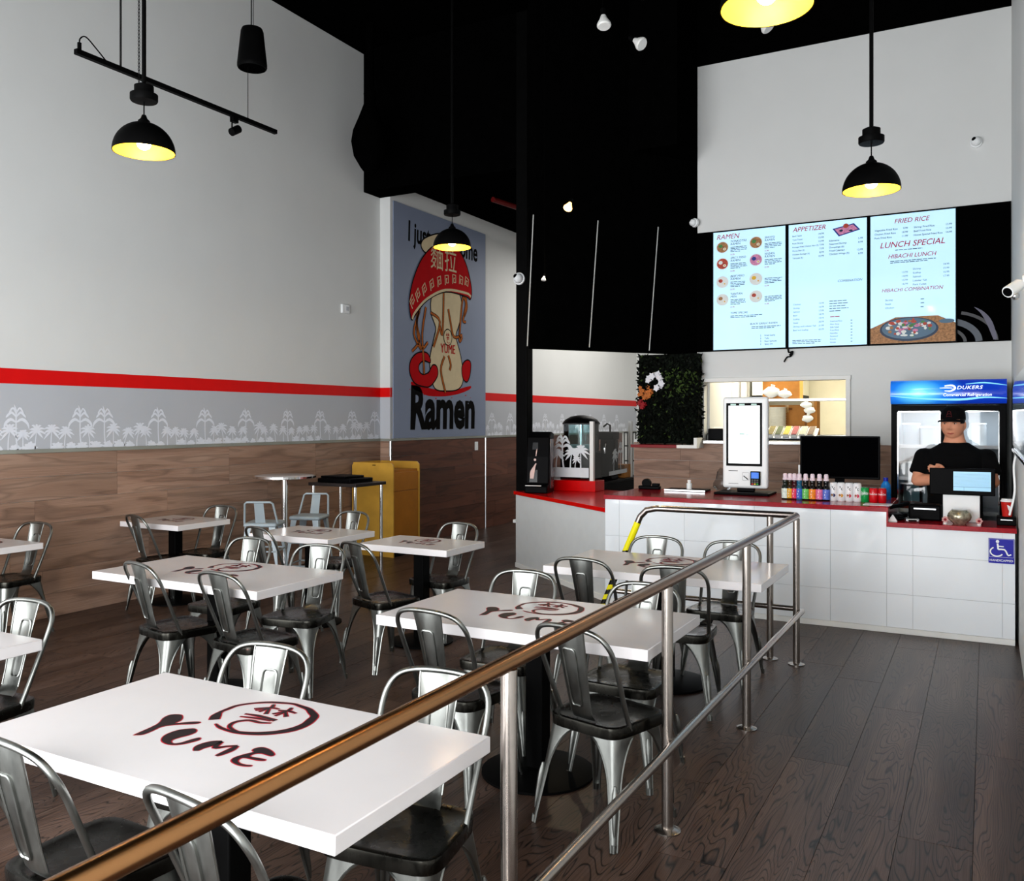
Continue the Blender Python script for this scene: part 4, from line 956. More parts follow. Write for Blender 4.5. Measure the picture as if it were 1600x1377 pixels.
# ------------------------------------------------------------------ mural on the left wall
mu = thing('ramen_mural', 'tall grey blue mural with an upturned red ramen bowl and black lettering', 'mural', (XB + .006, 9.37, WZ + .015))
MW, MH = 2.4, 3.12
fm = Frame((0, 0, 0), (0, 1, 0), (0, 0, 1))
mur = MB().box(0, .012, 0, MW, 0, MH).build('panel', M('mural_grey_blue', '838da3', .5, var=.03, scale=2, spec=.15), mu, smooth=False)
def mp(cx, cy):                       # picture crop -> mural coordinates
    p = on_x(600 + cx / 3.444, 300 + cy / 3.444, XB + .02); return (p.y - 9.37, p.z - WZ - .015)
mk = [m_logo, M('mural_red', 'b80a12', .7, var=.05, spec=.03), M('mural_cream', 'd9c7a2', .7, var=.04, spec=.03), M('mural_noodle', 'b0602a', .7, var=.12, spec=.03), M('mural_ink', '060505', .7, spec=.03)]
def outl(mb, poly, off, m, d=.02, sm=4):
    P = crom([mp(*q) for q in poly], sm, True); mb.flat(fm, grow(P, d), off, 4); mb.flat(fm, P, off + .0006, m)
lay = .0135
# lettering
lt, lt2 = MB(), MB(); lt.text(fm, 'I just need some', .33, 2.66, .275, lay, 4, bold=.025, sy=1.4, shear=.05)
lt2.text(fm, 'Ramen', .38, .14, .62, lay, 4, bold=.04, sy=1.28, shear=.04)
def ink(fr, name, mb): return mb.build(name, mk, mu, smooth=False)
ink(fm, 'lettering', lt); ink(fm, 'lettering', lt2)
sp_ = MB()
pud = [(145, 1022), (190, 1035), (260, 1060), (360, 1070), (440, 1050), (468, 1045), (462, 1062), (410, 1085), (330, 1100), (240, 1098), (200, 1080), (160, 1060)]
sp_.flat(fm, crom([mp(*q) for q in pud], 3, True), lay, 1)
for q, r in (((140, 1062), .012), ((215, 1092), .014), ((280, 1112), .018), ((365, 1108), .014), ((440, 1095), .016), ((465, 1108), .01)): sp_.disc(fm, *mp(*q), r, r * .5, lay, 1)
ink(fm, 'red_splash', sp_)
bd = MB()          # plain cream broth jar where the cartoon figure stands in the photo
outl(bd, [(262, 560), (330, 535), (400, 545), (418, 640), (400, 720), (385, 780), (410, 880), (425, 1000), (400, 1058), (330, 1068), (275, 1055), (255, 980), (248, 900), (270, 790), (280, 730), (255, 650)], lay + .001, 2)
ink(fm, 'cream_jar', bd)
cp0, cp = MB(), MB()
outl(cp0, [(230, 870), (180, 870), (145, 910), (140, 970), (165, 1025), (215, 1045), (250, 1040), (285, 990), (283, 945), (262, 935), (240, 975), (205, 985), (185, 960), (188, 925), (215, 905), (248, 915)], lay + .003, 1)
outl(cp, [(430, 920), (450, 908), (465, 925), (460, 985), (445, 1020), (425, 1000), (420, 950)], lay + .003, 1)
ink(fm, 'chilli_print', cp0); ink(fm, 'chilli_print', cp)
nd = MB()
for st in ([(200, 600), (175, 700), (190, 800), (150, 858)], [(185, 610), (175, 720), (200, 840), (235, 810)], [(225, 620), (205, 760), (212, 900), (215, 980)], [(250, 650), (300, 700), (265, 835)],
           [(320, 540), (318, 660), (312, 770), (300, 720)], [(345, 630), (355, 690), (375, 780), (420, 770)], [(415, 545), (440, 600), (425, 690), (440, 700)], [(435, 540), (445, 620), (430, 670)], [(425, 560), (415, 640), (405, 800), (420, 780)], [(190, 640), (160, 760), (200, 850)], [(325, 885), (305, 960), (330, 1080)], [(345, 880), (358, 930), (352, 960)]):
    P = [mp(*q) for q in st]; nd.ribbon(fm, [(x, y, .05) for x, y in P], lay + .004, 4); nd.ribbon(fm, [(x, y, .032) for x, y in P], lay + .0048, 3)
ink(fm, 'noodles', nd)
bo = MB()
outl(bo, [(203, 300), (208, 262), (250, 238), (300, 228), (345, 240), (350, 290), (330, 320), (240, 330)], lay + .005, 2)
outl(bo, [(142, 660), (136, 590), (150, 500), (180, 410), (215, 345), (265, 295), (330, 275), (385, 300), (430, 370), (455, 450), (468, 530), (462, 575), (440, 560), (330, 535), (230, 580), (165, 660), (150, 685)], lay + .007, 1)
rim = [mp(*q) for q in [(150, 685), (165, 648), (230, 575), (330, 528), (440, 545), (465, 565)]]
bo.ribbon(fm, [(x, y, .035) for x, y in rim], lay + .009, 2)
for i in range(9):        # squared spiral key band
    t = i / 8; q = [(150, 590), (180, 555), (215, 525), (255, 500), (295, 482), (335, 475), (375, 472), (412, 478), (442, 487)][i]; c = mp(*q); a = R((-48, -42, -35, -24, -14, -6, 0, 10, 16)[i]) * -1; k = .052
    P = []
    for x, y in ((-1, -1), (-1, 1), (1, 1), (1, -.6), (-.3, -.6), (-.3, .3), (.4, .3)):
        P.append((c[0] + k * (x * math.cos(a) - y * math.sin(a)) * .8, c[1] + k * (x * math.sin(a) + y * math.cos(a)) * 1.3, .018))
    bo.ribbon(fm, P, lay + .0092, 2, n=1)
g = mp(318, 415); bo.text(fm, '麵', g[0] - .17, g[1], .34, lay + .0092, 2, align='C', sy=1.15); bo.text(fm, '拉', g[0] + .19, g[1] + .01, .34, lay + .0092, 2, align='C', sy=1.15)
ink(fm, 'red_bowl', bo)
em = MB(); c = mp(342, 783); em.disc(fm, c[0], c[1], .115, .125, lay + .006, 4); em.disc(fm, c[0], c[1], .1, .11, lay + .0066, 2)
class _F:
    pass
sub = lambda x, y, o=0: fm(c[0] + x, c[1] + y, o)
logo_sub = lambda x, y, o=0: fm(c[0] + .015 * .6 + x, c[1] - .157 * .6 + y, o)
for stt in GLYPH: em.ribbon(logo_sub, [(x * .6, y * .6, w * .75) for x, y, w in stt], lay + .0072, 1)
y_ = mp(342, 868); em.text(fm, 'YUME', y_[0], y_[1], .15, lay + .007, 1, align='C', bold=.015, sy=1.25); ink(fm, 'emblem', em)
p = on_x(538, 483, XL)
t = thing('thermostat', 'small white thermostat box on the left wall', 'thermostat', (XL, p.y, p.z))
MB().box(0, .03, -.07, .07, -.055, .055).build('case', m_paper, t, bevel=.006); MB().box(.03, .032, .0, .05, -.02, .03).build('display', m_band, t, smooth=False)
p = on_x(743, 697, XB)
t = thing('light_switch', 'white light switch on the wood cladding under the mural', 'switch', (XB + .012, p.y, p.z))
MB().box(0, .008, -.045, .045, -.065, .065).build('plate', m_paper, t, bevel=.002); MB().box(.008, .013, -.015, .015, -.03, .03).build('rocker', m_paper, t, bevel=.002)
# low white bench end seen in the passage beyond the counter
p = at(803, 812, 10.9)
t = thing('low_bench', 'low white bench end in the dark passage left of the counter', 'bench', (p.x + .14, p.y + .15, 0))
MB().box(-.15, .15, -.16, .16, p.z - .04, p.z).build('seat', m_paper, t, bevel=.003)
for x in (-.1, .1):
    for y in (-.1, .1): MB().box(x - .015, x + .015, y - .015, y + .015, 0, p.z - .04).build('leg', m_blackm, t, smooth=False)

# ------------------------------------------------------------------ menu screens
ys = YB - .005
MZ0, MZ1 = 2.44, 3.77
bk = thing('menu_backboard', 'wide black panel behind the menu screens with a printed plate at right', 'panel', (0, YB - .02, 0))
MB().box(-2.862, XR - .004, 0, .018, MZ0, MZ1 + .01).build('board', M('black_gloss_board', '030303', .6, spec=.0), bk, smooth=False)
fb = Frame((0, -.001, 0), (1, 0, 0), (0, 0, 1)); mb = MB()
arc = lambda x, y, r0, a0, a1, w: [(x + r0 * math.cos(R(a)), y + r0 * .72 * math.sin(R(a)), w) for a in range(a0, a1, 6)]
def clipb(pts): return [(min(p_[0], XR - .01), max(p_[1], MZ0 + .005), p_[2]) for p_ in pts]
mb.ribbon(fb, clipb(arc(-.33, MZ0, .42, 2, 75, .03)), .0, 0).ribbon(fb, clipb(arc(-.36, MZ0, .3, 2, 80, .06)), .0004, 1).ribbon(fb, clipb(arc(-.38, MZ0, .2, 2, 84, .03)), .0006, 0)
mb.ribbon(fb, [(-.1, 2.78, .004), (-.03, 2.72, .03), (.03, 2.62, .05), (.08, 2.46, .035)], .0004, 2)
mb.build('plate_print', [M('plate_grey', '4a4a4c', .4), M('plate_blue_grey', '5a6068', .4), M('violet_grey', '6a6878', .4)], bk, smooth=False)
m_scr = M('screen_glow', 'b8def4', .06, emit=.62, var=.05, scale=1.2)
mS = [M('menu_red', 'b8123a', .3), M('menu_dark', '1c3550', .3), M('menu_grey', '55748c', .3), M('dish_red', 'b84a3a', .4, var=.4, scale=50), M('dish_green', '4e8a4a', .4, var=.3, scale=60), M('dish_white', 'e9ece8', .4), M('dish_blue', '2c3f8c', .4), M('dish_pink', 'd68ab0', .4, var=.3, scale=60), M('dish_brown', 'a8784e', .4, var=.4, scale=60), M('egg_yellow', 'e8b838', .4)]
def screen(x0, x1, label, paint):
    t = thing('menu_screen', label, 'menu screen', ((x0 + x1) / 2, YB - .022, (MZ0 + MZ1) / 2), 0, 'portrait menu screens')
    w, h = x1 - x0, MZ1 - MZ0
    MB().box(-w / 2, w / 2, -.035, 0, -h / 2, h / 2).build('frame', m_blackg, t, bevel=.003)
    MB().box(-w / 2 + .014, w / 2 - .014, -.0365, -.034, -h / 2 + .014, h / 2 - .014).build('display', m_scr, t, smooth=False)
    fr = Frame((-w / 2 + .014, -.0368, h / 2 - .014), (1, 0, 0), (0, 0, 1)); W_, H_ = w - .028, h - .028
    mb = MB(); U = lambda u: u * W_; V = lambda v: -v * H_
    T = lambda s, u, v, k, m=1, al='L', b=.012, sh=0, sy=1: mb.text(fr, s, U(u), V(v), k, .0006, m, al, b, sh, sy)
    def lines(u0, u1, v, n, dv=.0125, m=2):
        for i in range(n):
            e = u1 - (.1 if i == n - 1 else random.uniform(0, .04)); x = u0
            while x < e: q = min(e, x + random.uniform(.03, .07)); mb.rect(fr, U(x), U(q), V(v + i * dv), V(v + i * dv + .006), .0006, m); x = q + .008
    def bowl(u, v, r, a, b):
        mb = MB(); mb.disc(fr, U(u), V(v), r, r * .95, .0004, 5, 20); mb.disc(fr, U(u), V(v), r * .9, r * .85, .0007, a, 18); mb.disc(fr, U(u) - r * .3, V(v) + r * .2, r * .35, r * .3, .001, b, 10); mb.disc(fr, U(u) + r * .35, V(v) - r * .3, r * .25, r * .22, .001, 5, 10); mb.disc(fr, U(u) + r * .35, V(v) - r * .3, r * .12, r * .12, .0013, 9, 8); mb.build('dish_picture', mS, t, smooth=False)
    paint(mb, fr, U, V, T, lines, bowl, t)
    tag(mb.build('menu_print', mS, t, smooth=False), kind='stuff')
    return t
def p1(mb, fr, U, V, T, lines, bowl, t):
    T('RAMEN', .05, .062, .075, 0, 'L', .007, .25)
    rows = [(.075, .125, 'TONKOTSU', 'RAMEN', .13, 8, 4), (.215, .265, 'SPICY MISO', 'RAMEN', .27, 3, 5), (.37, .42, 'BEEF MISO', 'RAMEN', .425, 5, 3), (.52, .56, 'TANTAN', 'MEN', .575, 5, 8)]
    for v, vb, a, b, vc, c1, c2 in rows:
        bowl(.13, vc, .068, c1, c2); T(a, .245, v + .02, .033, 1, 'L', .007, .2); T(b, .245, v + .043, .033, 1, 'L', .007, .2); lines(.245, .48, v + .058, 4); T('13.99', .245, v + .128, .022, 0)
    for v, a, b, vc, c1, c2 in ((.07, 'SHOYU', 'RAMEN', .115, 8, 4), (.205, 'VEGAN', 'RAMEN', .26, 7, 6), (.36, '', '', .42, 5, 9), (.51, '', '', .565, 5, 3)):
        bowl(.6, vc, .07, c1, c2)
        if a: T(a, .72, v + .02, .033, 1, 'L', .007, .2); T(b, .72, v + .043, .033, 1, 'L', .007, .2)
        lines(.72, .96, v + .058, 4); T('13.99', .72, v + .128, .022, 0)
    T('YUME SPECIAL', .245, .7, .03, 1, 'L', .012, .2); lines(.245, .7, .715, 2)
    T('BLACK GARLIC RAMEN', .52, .8, .028, 1, 'L', .012, .2); lines(.54, .95, .815, 2)
    for i, s in enumerate(('Fried Garlic', 'Tofu', 'Bean Sprouts', 'Spicy Oil')): T(s, .72, .9 + i * .024, .024, 1, 'L', .008); T(str(2 + i % 2), .66, .9 + i * .024, .024)
def p2(mb, fr, U, V, T, lines, bowl, t):
    T('APPETIZER', .05, .06, .07, 0, 'L', .007, .25)
    for i, (a, b) in enumerate((('Beef Tataki', '14.99'), ('Tuna Tataki', '13.99'), ('Rock Shrimp', '12.99'), ('Karaage Fried Chicken Bun (2)', '7.99'), ('Gyoza Bun (2)', '7.99'), ('Chicken Karaage (5)', '8.99'), ('Takoyaki (6)', '10.99'))):
        T(a, .05, .1 + i * .03, .0215, 1, 'L', .012); T(b, .46, .1 + i * .03, .026, 1, 'R', .012)
    for i, (a, b) in enumerate((('Edamame', '5.99'), ('Steamed Shrimp', '8.99'), ('Dumplings (6)', ''), ('Fried Calamari', '12.99'), ('Chicken Wings (6)', '8.99'))):
        T(a, .53, .165 + i * .027, .026, 1, 'L', .012); T(b, .95, .165 + i * .03, .026, 1, 'R', .012)
    q = lambda pts: [(U(a), V(b)) for a, b in pts]
    ma = mb; mb = MB(); mb.flat(fr, q([(.57, .065), (.84, .035), (.92, .09), (.65, .13)]), .0005, 6); mb.flat(fr, q([(.6, .07), (.83, .045), (.89, .085), (.66, .12)]), .0009, 7)
    mb.disc(fr, U(.74), V(.05), .028, .024, .0013, 3, 12); mb.disc(fr, U(.68), V(.085), .02, .012, .0013, 1, 8); mb.disc(fr, U(.8), V(.09), .02, .01, .0013, 1, 8); mb.build('dish_picture', mS, t, smooth=False); mb = ma
    T('COMBINATION', .64, .495, .034, 2, 'L', .01, .2)
    for i, a in enumerate(('Chicken', 'Shrimp', 'Salmon', 'Beef', 'Scallop', 'Steak', 'Shrimp and Lobster Tail', 'Beef and Scallop')):
        T(a, .06, .66 + i * .03, .024, 2, 'L', .006); T(str(15 + i) + '.99', .46, .66 + i * .03, .024, 2, 'R', .008)
    lines(.53, .78, .64, 5, .02); lines(.54, .76, .765, 1, m=0)
    for i, a in enumerate(('Steamed Rice', 'Miso Soup', 'Side Salad', 'Fried Rice', 'Noodles', 'Seaweed', 'Kimchi', 'Gyoza')): T(a, .54, .81 + i * .024, .022, 2, 'L', .006); lines(.8, .92, .8 + i * .024, 1)
    lines(.05, .44, .945, 3)
def p3(mb, fr, U, V, T, lines, bowl, t):
    T('FRIED RICE', .5, .07, .065, 0, 'C', .007, .25)
    for i, (a, b) in enumerate((('Vegetable Fried Rice', '9.99'), ('Chicken Fried Rice', '10.99'), ('Pork Fried Rice', '11.99'))): T(a, .05, .12 + i * .03, .026, 1, 'L', .012); T(b, .45, .12 + i * .03, .026, 1, 'R', .012)
    for i, (a, b) in enumerate((('Shrimp Fried Rice', '13.99'), ('Beef Fried Rice', '13.99'), ('House Special Fried Rice', '14.99'))): T(a, .52, .12 + i * .03, .026, 1, 'L', .012); T(b, .96, .12 + i * .03, .026, 1, 'R', .012)
    T('LUNCH SPECIAL', .5, .255, .082, 0, 'C', .006, .25); lines(.3, .72, .275, 1, m=2)
    T('HIBACHI LUNCH', .5, .34, .058, 0, 'C', .006, .25); lines(.24, .78, .36, 2)
    for i in range(4): T('%d.99' % (13 + i), .45, .46 + i * .03, .026, 2, 'R', .006); T('%d.99' % (14 + i), .93, .42 + i * .03, .026, 2, 'R', .006)
    for i, a in enumerate(('Shrimp', 'Scallop', 'Salmon', 'Lobster Tail', 'Pork Cutlet')): T(a, .51, .44 + i * .03, .026, 2, 'L', .008)
    T('HIBACHI COMBINATION', .5, .6, .05, 0, 'C', .004, .25)
    for i, a in enumerate(('Shrimp', 'Steak', 'Chicken')): T(a, .18, .67 + i * .03, .026, 2, 'L', .006); lines(.44, .5, .665 + i * .03, 1); lines(.6, .74, .665 + i * .03, 1)
    mb = MB(); mb.flat(fr, [(U(0), V(1)), (U(1), V(1)), (U(1), V(.86)), (U(.8), V(.8)), (U(.3), V(.8)), (U(0), V(.88))], .0004, 8)
    mb.disc(fr, U(.46), V(.895), .27, .12, .0007, 1, 28); mb.disc(fr, U(.46), V(.89), .25, .105, .0009, 2, 28)
    for k in range(60):
        a, r = random.uniform(0, 6.28), math.sqrt(random.random()); mb.disc(fr, U(.46) + .2 * r * math.cos(a), V(.88) + .085 * r * math.sin(a), random.uniform(.012, .03), random.uniform(.008, .018), .001 + k * .00002, random.choice((3, 5, 7, 8, 5, 3, 4)), 8)
    mb.disc(fr, U(.9), V(.845), .07, .022, .0012, 2, 16); tag(mb.build('dish_picture', mS, t, smooth=False), kind='stuff')
screen(-2.681, -1.875, 'left menu screen headed RAMEN with round bowl pictures', p1)
screen(-1.868, -1.062, 'middle menu screen headed APPETIZER with a blue plate picture', p2)
screen(-1.055, -.25, 'right menu screen headed FRIED RICE and LUNCH SPECIAL', p3)
t = thing('hanging_plug', 'small looped black cable end under the menu screens', 'cable', (-1.868, YB - .02, MZ0))
MB().tube(crom([(0, 0, 0), (.01, -.01, -.04), (.05, -.01, -.03), (.03, -.01, -.08), (-.01, -.01, -.09), (-.04, -.01, -.14)], 5), .008, 6).build('cable', m_blackg, t)
MB().cyl((.02, -.01, -.075), (.045, -.01, -.05), .016, n=10).build('plug', m_blackg, t)

# ------------------------------------------------------------------ plant wall
t = thing('plant_wall', 'dark green artificial plant wall left of the kitchen opening', 'plants', (0, 0, 0))
px0, px1, pz0, pz1 = -3.53, -2.815, 1.41, 2.42
MB().box(px0 + .02, px1, 9.56, 9.695, pz0, pz1).build('backing', M('dark_moss', '060a05', .95, var=.4, scale=30), t, smooth=False)
def leaf(mb, c, d, l, w, m):
    d = Vector(d).normalized(); s = d.cross(Vector((0, -1, 0))); s = s.normalized() if s.length > .01 else Vector((1, 0, 0)); nn = d.cross(s); c = Vector(c)
    mb.add([c, c + d * l * .5 + s * w, c + d * l + nn * l * .2, c + d * l * .5 - s * w], [(0, 1, 2), (0, 2, 3)], m)
mb = MB()
for k in range(2600):
    c = (random.uniform(px0 + .03, px1 - .02), random.uniform(9.5, 9.57), random.uniform(pz0 + .02, pz1 - .02))
    if random.random() < .1: c = (px0 + .03, random.uniform(9.54, 9.8), c[2])
    if random.random() < .1: c = (px1 + .005, random.uniform(9.52, 9.68), c[2])
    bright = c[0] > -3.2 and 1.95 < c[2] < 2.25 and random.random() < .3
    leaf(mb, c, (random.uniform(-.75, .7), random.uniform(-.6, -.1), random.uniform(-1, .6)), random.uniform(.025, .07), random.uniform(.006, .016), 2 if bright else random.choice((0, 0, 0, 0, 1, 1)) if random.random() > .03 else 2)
tag(mb.build('foliage', [M('leaf_black_green', '030602', .8, var=.4, spec=.1), M('leaf_deep_green', '081005', .7, var=.4, spec=.15), M('leaf_green', '37491e', .6, var=.3, spec=.2)], t, smooth=False), kind='stuff')
def flower(px, py, rx, rz, n, mats, name, lab, r=.018):
    c = on_y(px, py, 9.48); mb = MB()
    for k in range(n):
        a, q = random.uniform(0, 6.28), math.sqrt(random.random()); b = Vector((rx * q * math.cos(a), random.uniform(-.03, .03), rz * q * math.sin(a)))
        for j in range(5):
            an = 2 * math.pi * j / 5 + k; leaf(mb, b, (math.cos(an), -.25, math.sin(an)), r * 1.5, r * .6, 0)
    return tag(mb.build(name, mats, t, loc=c, smooth=False), lab)
m_orch = M('orchid_white', 'e2e2e6', .5); m_oran = M('flower_orange', 'b5652a', .5, var=.2, scale=40)
for q in ((1014, 592), (1020, 588), (1027, 585), (1032, 592), (1034, 598), (1030, 603), (1027, 606), (1012, 594)): flower(*q, .015, .015, 2, [m_orch], 'orchid', None, .026)
flower(1008, 613, .075, .07, 26, [m_oran], 'orange_flowers', 'cluster of orange flowers', .018)
flower(1003, 632, .03, .05, 8, [M('flower_red', '8a1218', .5)], 'red_leaves', 'dark red leaves', .022)

# ------------------------------------------------------------------ fridge
fx0, fx1, fy0, fy1, fz = -.785, .162, 8.9, 9.64, 2.045
t = thing('display_fridge', 'tall black glass door drinks fridge with lit blue header', 'fridge', ((fx0 + fx1) / 2, fy0, 0)); hw = (fx1 - fx0) / 2; D = fy1 - fy0
mb = MB().box(-hw, -hw + .05, .05, D, .12, 1.815).box(hw - .05, hw, .05, D, .12, 1.815).box(-hw, hw, D - .04, D, .12, 1.815).box(-hw, hw, .05, D, 1.815, fz).box(-hw, hw, .05, D, .0, .2)
mb.build('cabinet', m_blackg, t, smooth=False)
MB().box(-hw + .05, hw - .05, D - .05, D - .04, .2, 1.8).box(-hw + .05, -hw + .06, .09, D - .04, .2, 1.8).box(hw - .06, hw - .05, .09, D - .04, .2, 1.8).build('liner', M('fridge_liner', 'c8d0d6', .3), t, smooth=False)
hd = MB(); sec = [(.05, 1.825), (-.0, 1.83), (-.03, 1.87), (-.035, 1.93), (-.02, 2.0), (.0, 2.035), (.05, 2.045)]
hd.add([(x, y, z) for x in (-hw, hw) for y, z in sec], [tuple(range(6, -1, -1)), tuple(range(7, 14))] + [(i, i + 1, 8 + i, 7 + i) for i in range(6)])
m_hdr = M('header_blue_glare', '1446b8', .12, var=.3, scale=3, emit=.55, coat=.5)
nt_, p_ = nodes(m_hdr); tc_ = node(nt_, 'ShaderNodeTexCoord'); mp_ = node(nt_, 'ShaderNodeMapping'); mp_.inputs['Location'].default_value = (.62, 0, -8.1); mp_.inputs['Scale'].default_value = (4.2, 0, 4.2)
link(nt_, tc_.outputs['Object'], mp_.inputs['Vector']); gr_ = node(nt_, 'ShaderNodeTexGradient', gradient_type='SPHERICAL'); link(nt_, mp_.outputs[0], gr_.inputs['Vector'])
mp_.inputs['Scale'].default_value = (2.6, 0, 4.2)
cr_ = ramp(nt_, [(0, S('0c2f9c')), (.45, S('1c6fd0')), (.8, S('58c0ec')), (1, S('8fe0f6'))]); link(nt_, gr_.outputs[0], cr_.inputs[0]); link(nt_, cr_.outputs[0], p_.inputs['Emission Color']); link(nt_, cr_.outputs[0], p_.inputs['Base Color']); p_.inputs['Emission Strength'].default_value = .75  # round cyan glare painted into the sign's base colour and emission
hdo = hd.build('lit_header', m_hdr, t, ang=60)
fh = Frame((0, -.0375, 0), (1, 0, 0), (0, 0, 1)); mb = MB()
mb.text(fh, 'DUKERS', .08, 1.955, .052, .0, 0, 'L', .012, .25, .85, 1.1); mb.text(fh, 'Commercial Refrigeration', -.03, 1.893, .037, .001, 0, 'L', .008, .12)
mb.ribbon(fh, [(-.02, 1.985, .01), (.04, 1.99, .016), (.065, 1.965, .018), (.03, 1.94, .014), (-.02, 1.942, .006)], 0); mb.ribbon(fh, [(-.06, 1.968, .004), (.0, 1.968, .008), (.045, 1.966, .006)], 0)
mb.build('lettering', M('header_white', 'e8f4ff', .3, emit=.8, emitc='e8f4ff'), hdo, smooth=False)
MB().ribbon(fh, [(-hw, 1.9, .006), (-.2, 1.872, .012), (.1, 1.862, .02), (.3, 1.88, .014), (hw, 1.87, .004)], .0004).ribbon(fh, [(.15, 2.0, .004), (.3, 2.01, .012), (hw, 1.985, .004)], .0).build('swoosh', M('header_cyan', '7ad0f0', .3, emit=.6), hdo, smooth=False)
for sx, nm in ((-1, 'left'), (1, 'right')):
    a, b = (-hw + .008, -.004) if sx < 0 else (.004, hw - .008)
    mb = MB(); mb.box(a, a + .05, 0, .045, .2, 1.81).box(b - .05, b, 0, .045, .2, 1.81).box(a + .05, b - .05, 0, .045, .2, .25).box(a + .05, b - .05, 0, .045, 1.76, 1.81)
    d = mb.build('door', m_blackg, t, smooth=False)
    MB().box(a + .05, b - .05, .012, .018, .25, 1.76).build('glass_pane', m_glass, d, smooth=False)
    mb = MB().box(a + .05, a + .058, -.002, .012, .25, 1.76).box(b - .058, b - .05, -.002, .012, .25, 1.76).box(a + .05, b - .05, -.002, .012, 1.75, 1.76)
    mb.build('chrome_trim', m_chrome, d, smooth=False)
    h = a + .025 if sx < 0 else b - .025
    MB().box(h - .012, h + .012, -.04, -.02, .85, 1.3).box(h - .01, h + .01, -.025, 0, .86, .89).box(h - .01, h + .01, -.025, 0, 1.26, 1.29).build('handle', m_blackg, d, bevel=.004)
for z in (.5, .82, 1.12, 1.42):
    MB().box(-hw + .06, hw - .06, .1, D - .06, z, z + .012).box(-hw + .06, hw - .06, .09, .1, z - .005, z + .028).build('shelf', M('shelf_white', 'dfe4e8', .3), t, smooth=False)
l = bpy.data.lights.new('fridge_lamp', 'AREA'); l.shape = 'RECTANGLE'; l.size = .8; l.size_y = .12; l.energy = 4; l.color = (.86, .94, 1)
o = bpy.data.objects.new('fridge_lamp', l); COL.objects.link(o); o.parent = t; o.location = (0, .16, 1.79)
def in_fridge(px, z, kind, label, body, h, r):
    Y = 9.12; p = on_y(px, 700, Y); q = thing(kind, label, 'container', (p.x, Y, z))
    MB().lathe([(0, 0), (r * .96, 0), (r, .01), (r, h - .02), (r * .92, h), (0, h)], n=22).build('body', m_glassf if body == 'glass' else M('tub', body, .4), q)
    if body == 'glass': MB().lathe([(0, .01), (r * .93, .01), (r * .93, h * .28), (0, h * .28)], n=22).build('sauce', M('red_sauce', 'b8442a', .4), q)
    MB().lathe([(r * .94, h), (r * 1.04, h), (r * 1.04, h + .015), (0, h + .018)], n=22).build('lid', m_paper, q)
in_fridge(1424, .832, 'sauce_container', 'clear container of red sauce low in the fridge at left', 'glass', .24, .1)
in_fridge(1420, 1.132, 'white_tub', 'white tub on the middle shelf of the fridge at left', 'd0d6da', .14, .09)
in_fridge(1452, 1.432, 'grey_tub', 'pale grey tub on the upper fridge shelf left of the man', 'b4bcc2', .17, .08)
in_fridge(1424, 1.432, 'pale_carton', 'pale round carton on the upper fridge shelf at far left', 'a8b0b8', .2, .075)
in_fridge(1530, 1.432, 'tall_tub', 'white tub on the upper fridge shelf right of the man', 'd8dcde', .2, .06)
in_fridge(1452, 1.132, 'orange_tub', 'blue grey tub on the middle fridge shelf beside the man', '8c98a4', .19, .085)

# ------------------------------------------------------------------ kitchen things behind the opening
ksh = thing('kitchen_shelf', 'steel kitchen shelf behind the pass through opening', 'shelf', (-1.95, 11.0, 0))
for z in (1.5, 1.93): MB().box(-.75, .62, -.2, .25, z - .025, z).build('board', m_alu, ksh, smooth=False)
for x in (-.72, .6):
    for y in (-.17, .22): MB().cyl((x, y, 0), (x, y, 2.5), .015, n=8).build('upright', m_alu, ksh)
def carton(px0, px1, z, h, Y, label):
    a, b = on_y(px0, 640, Y), on_y(px1, 640, Y); w = (b.x - a.x) / 2
    q = thing('cardboard_box', label, 'box', (a.x + w, Y, z))
    MB().box(-w, w, -.02, .2, 0, h).build('carton', m_card, q, bevel=.004); MB().box(-.02, .02, -.0215, .2, h, h + .001).box(-.02, .02, -.0215, -.02, h * .75, h).build('packing_tape', M('tan_tape', 'c9a066', .3), q, smooth=False)
    MB().box(-w * .6, w * .3, -.0212, -.02, h * .82, h * .9).build('print', M('brown_box_print', '7a4a1e', .7), q, smooth=False)
carton(1192, 1250, 1.93, .3, 10.85, 'large cardboard box on the top kitchen shelf')
carton(1203, 1258, 1.5, .36, 11.03, 'tall cardboard box on the lower kitchen shelf')
carton(1262, 1277, 1.5, .4, 10.86, 'narrow cardboard box at the right end of the kitchen shelf')
p = on_y(1215, 660, 10.9)
q = thing('cup_stack', 'tall stack of clear plastic cups on the kitchen shelf', 'cups', (p.x, 10.9, 1.5))
mb = MB()
for k in range(9): mb.lathe([(.082, .03 * k), (.1, .03 * k + .085), (.104, .03 * k + .088), (.104, .03 * k + .093)], n=22)
mb.build('cups', M('milky_plastic', 'cfcdc2', .3), q)
def bagblob(px, py, Y, r, label):
    p = on_y(px, py, Y); mb = MB(); mb.ball((0, 0, 0), r * 1.3, r * .6, r * .8, 12)
    mb.v = [tuple(c * random.uniform(.82, 1.15) for c in v) for v in mb.v]
    q = thing('white_bag', label, 'bag', tuple(p), 0, 'white plastic bags in the kitchen'); mb.build('bag', m_paper, q); MB().cyl((0, 0, r * .6), (r * .2, 0, r * 1.1), r * .2, r * .35, 8).build('knot', m_paper, q)
bagblob(1206, 613, 10.78, .08, 'white plastic bag beside the top box, left one'); bagblob(1226, 616, 10.78, .06, 'white plastic bag beside the top box, right one')
bagblob(1260, 633, 10.8, .05, 'white bag hanging between the boxes, upper one'); bagblob(1265, 641, 10.8, .05, 'white bag hanging between the boxes, middle one'); bagblob(1262, 654, 10.8, .055, 'white bag hanging between the boxes, lowest one')
q = thing('range_hood', 'white boxed hood at the upper left of the kitchen opening', 'hood', (-2.3, 11.7, 0))
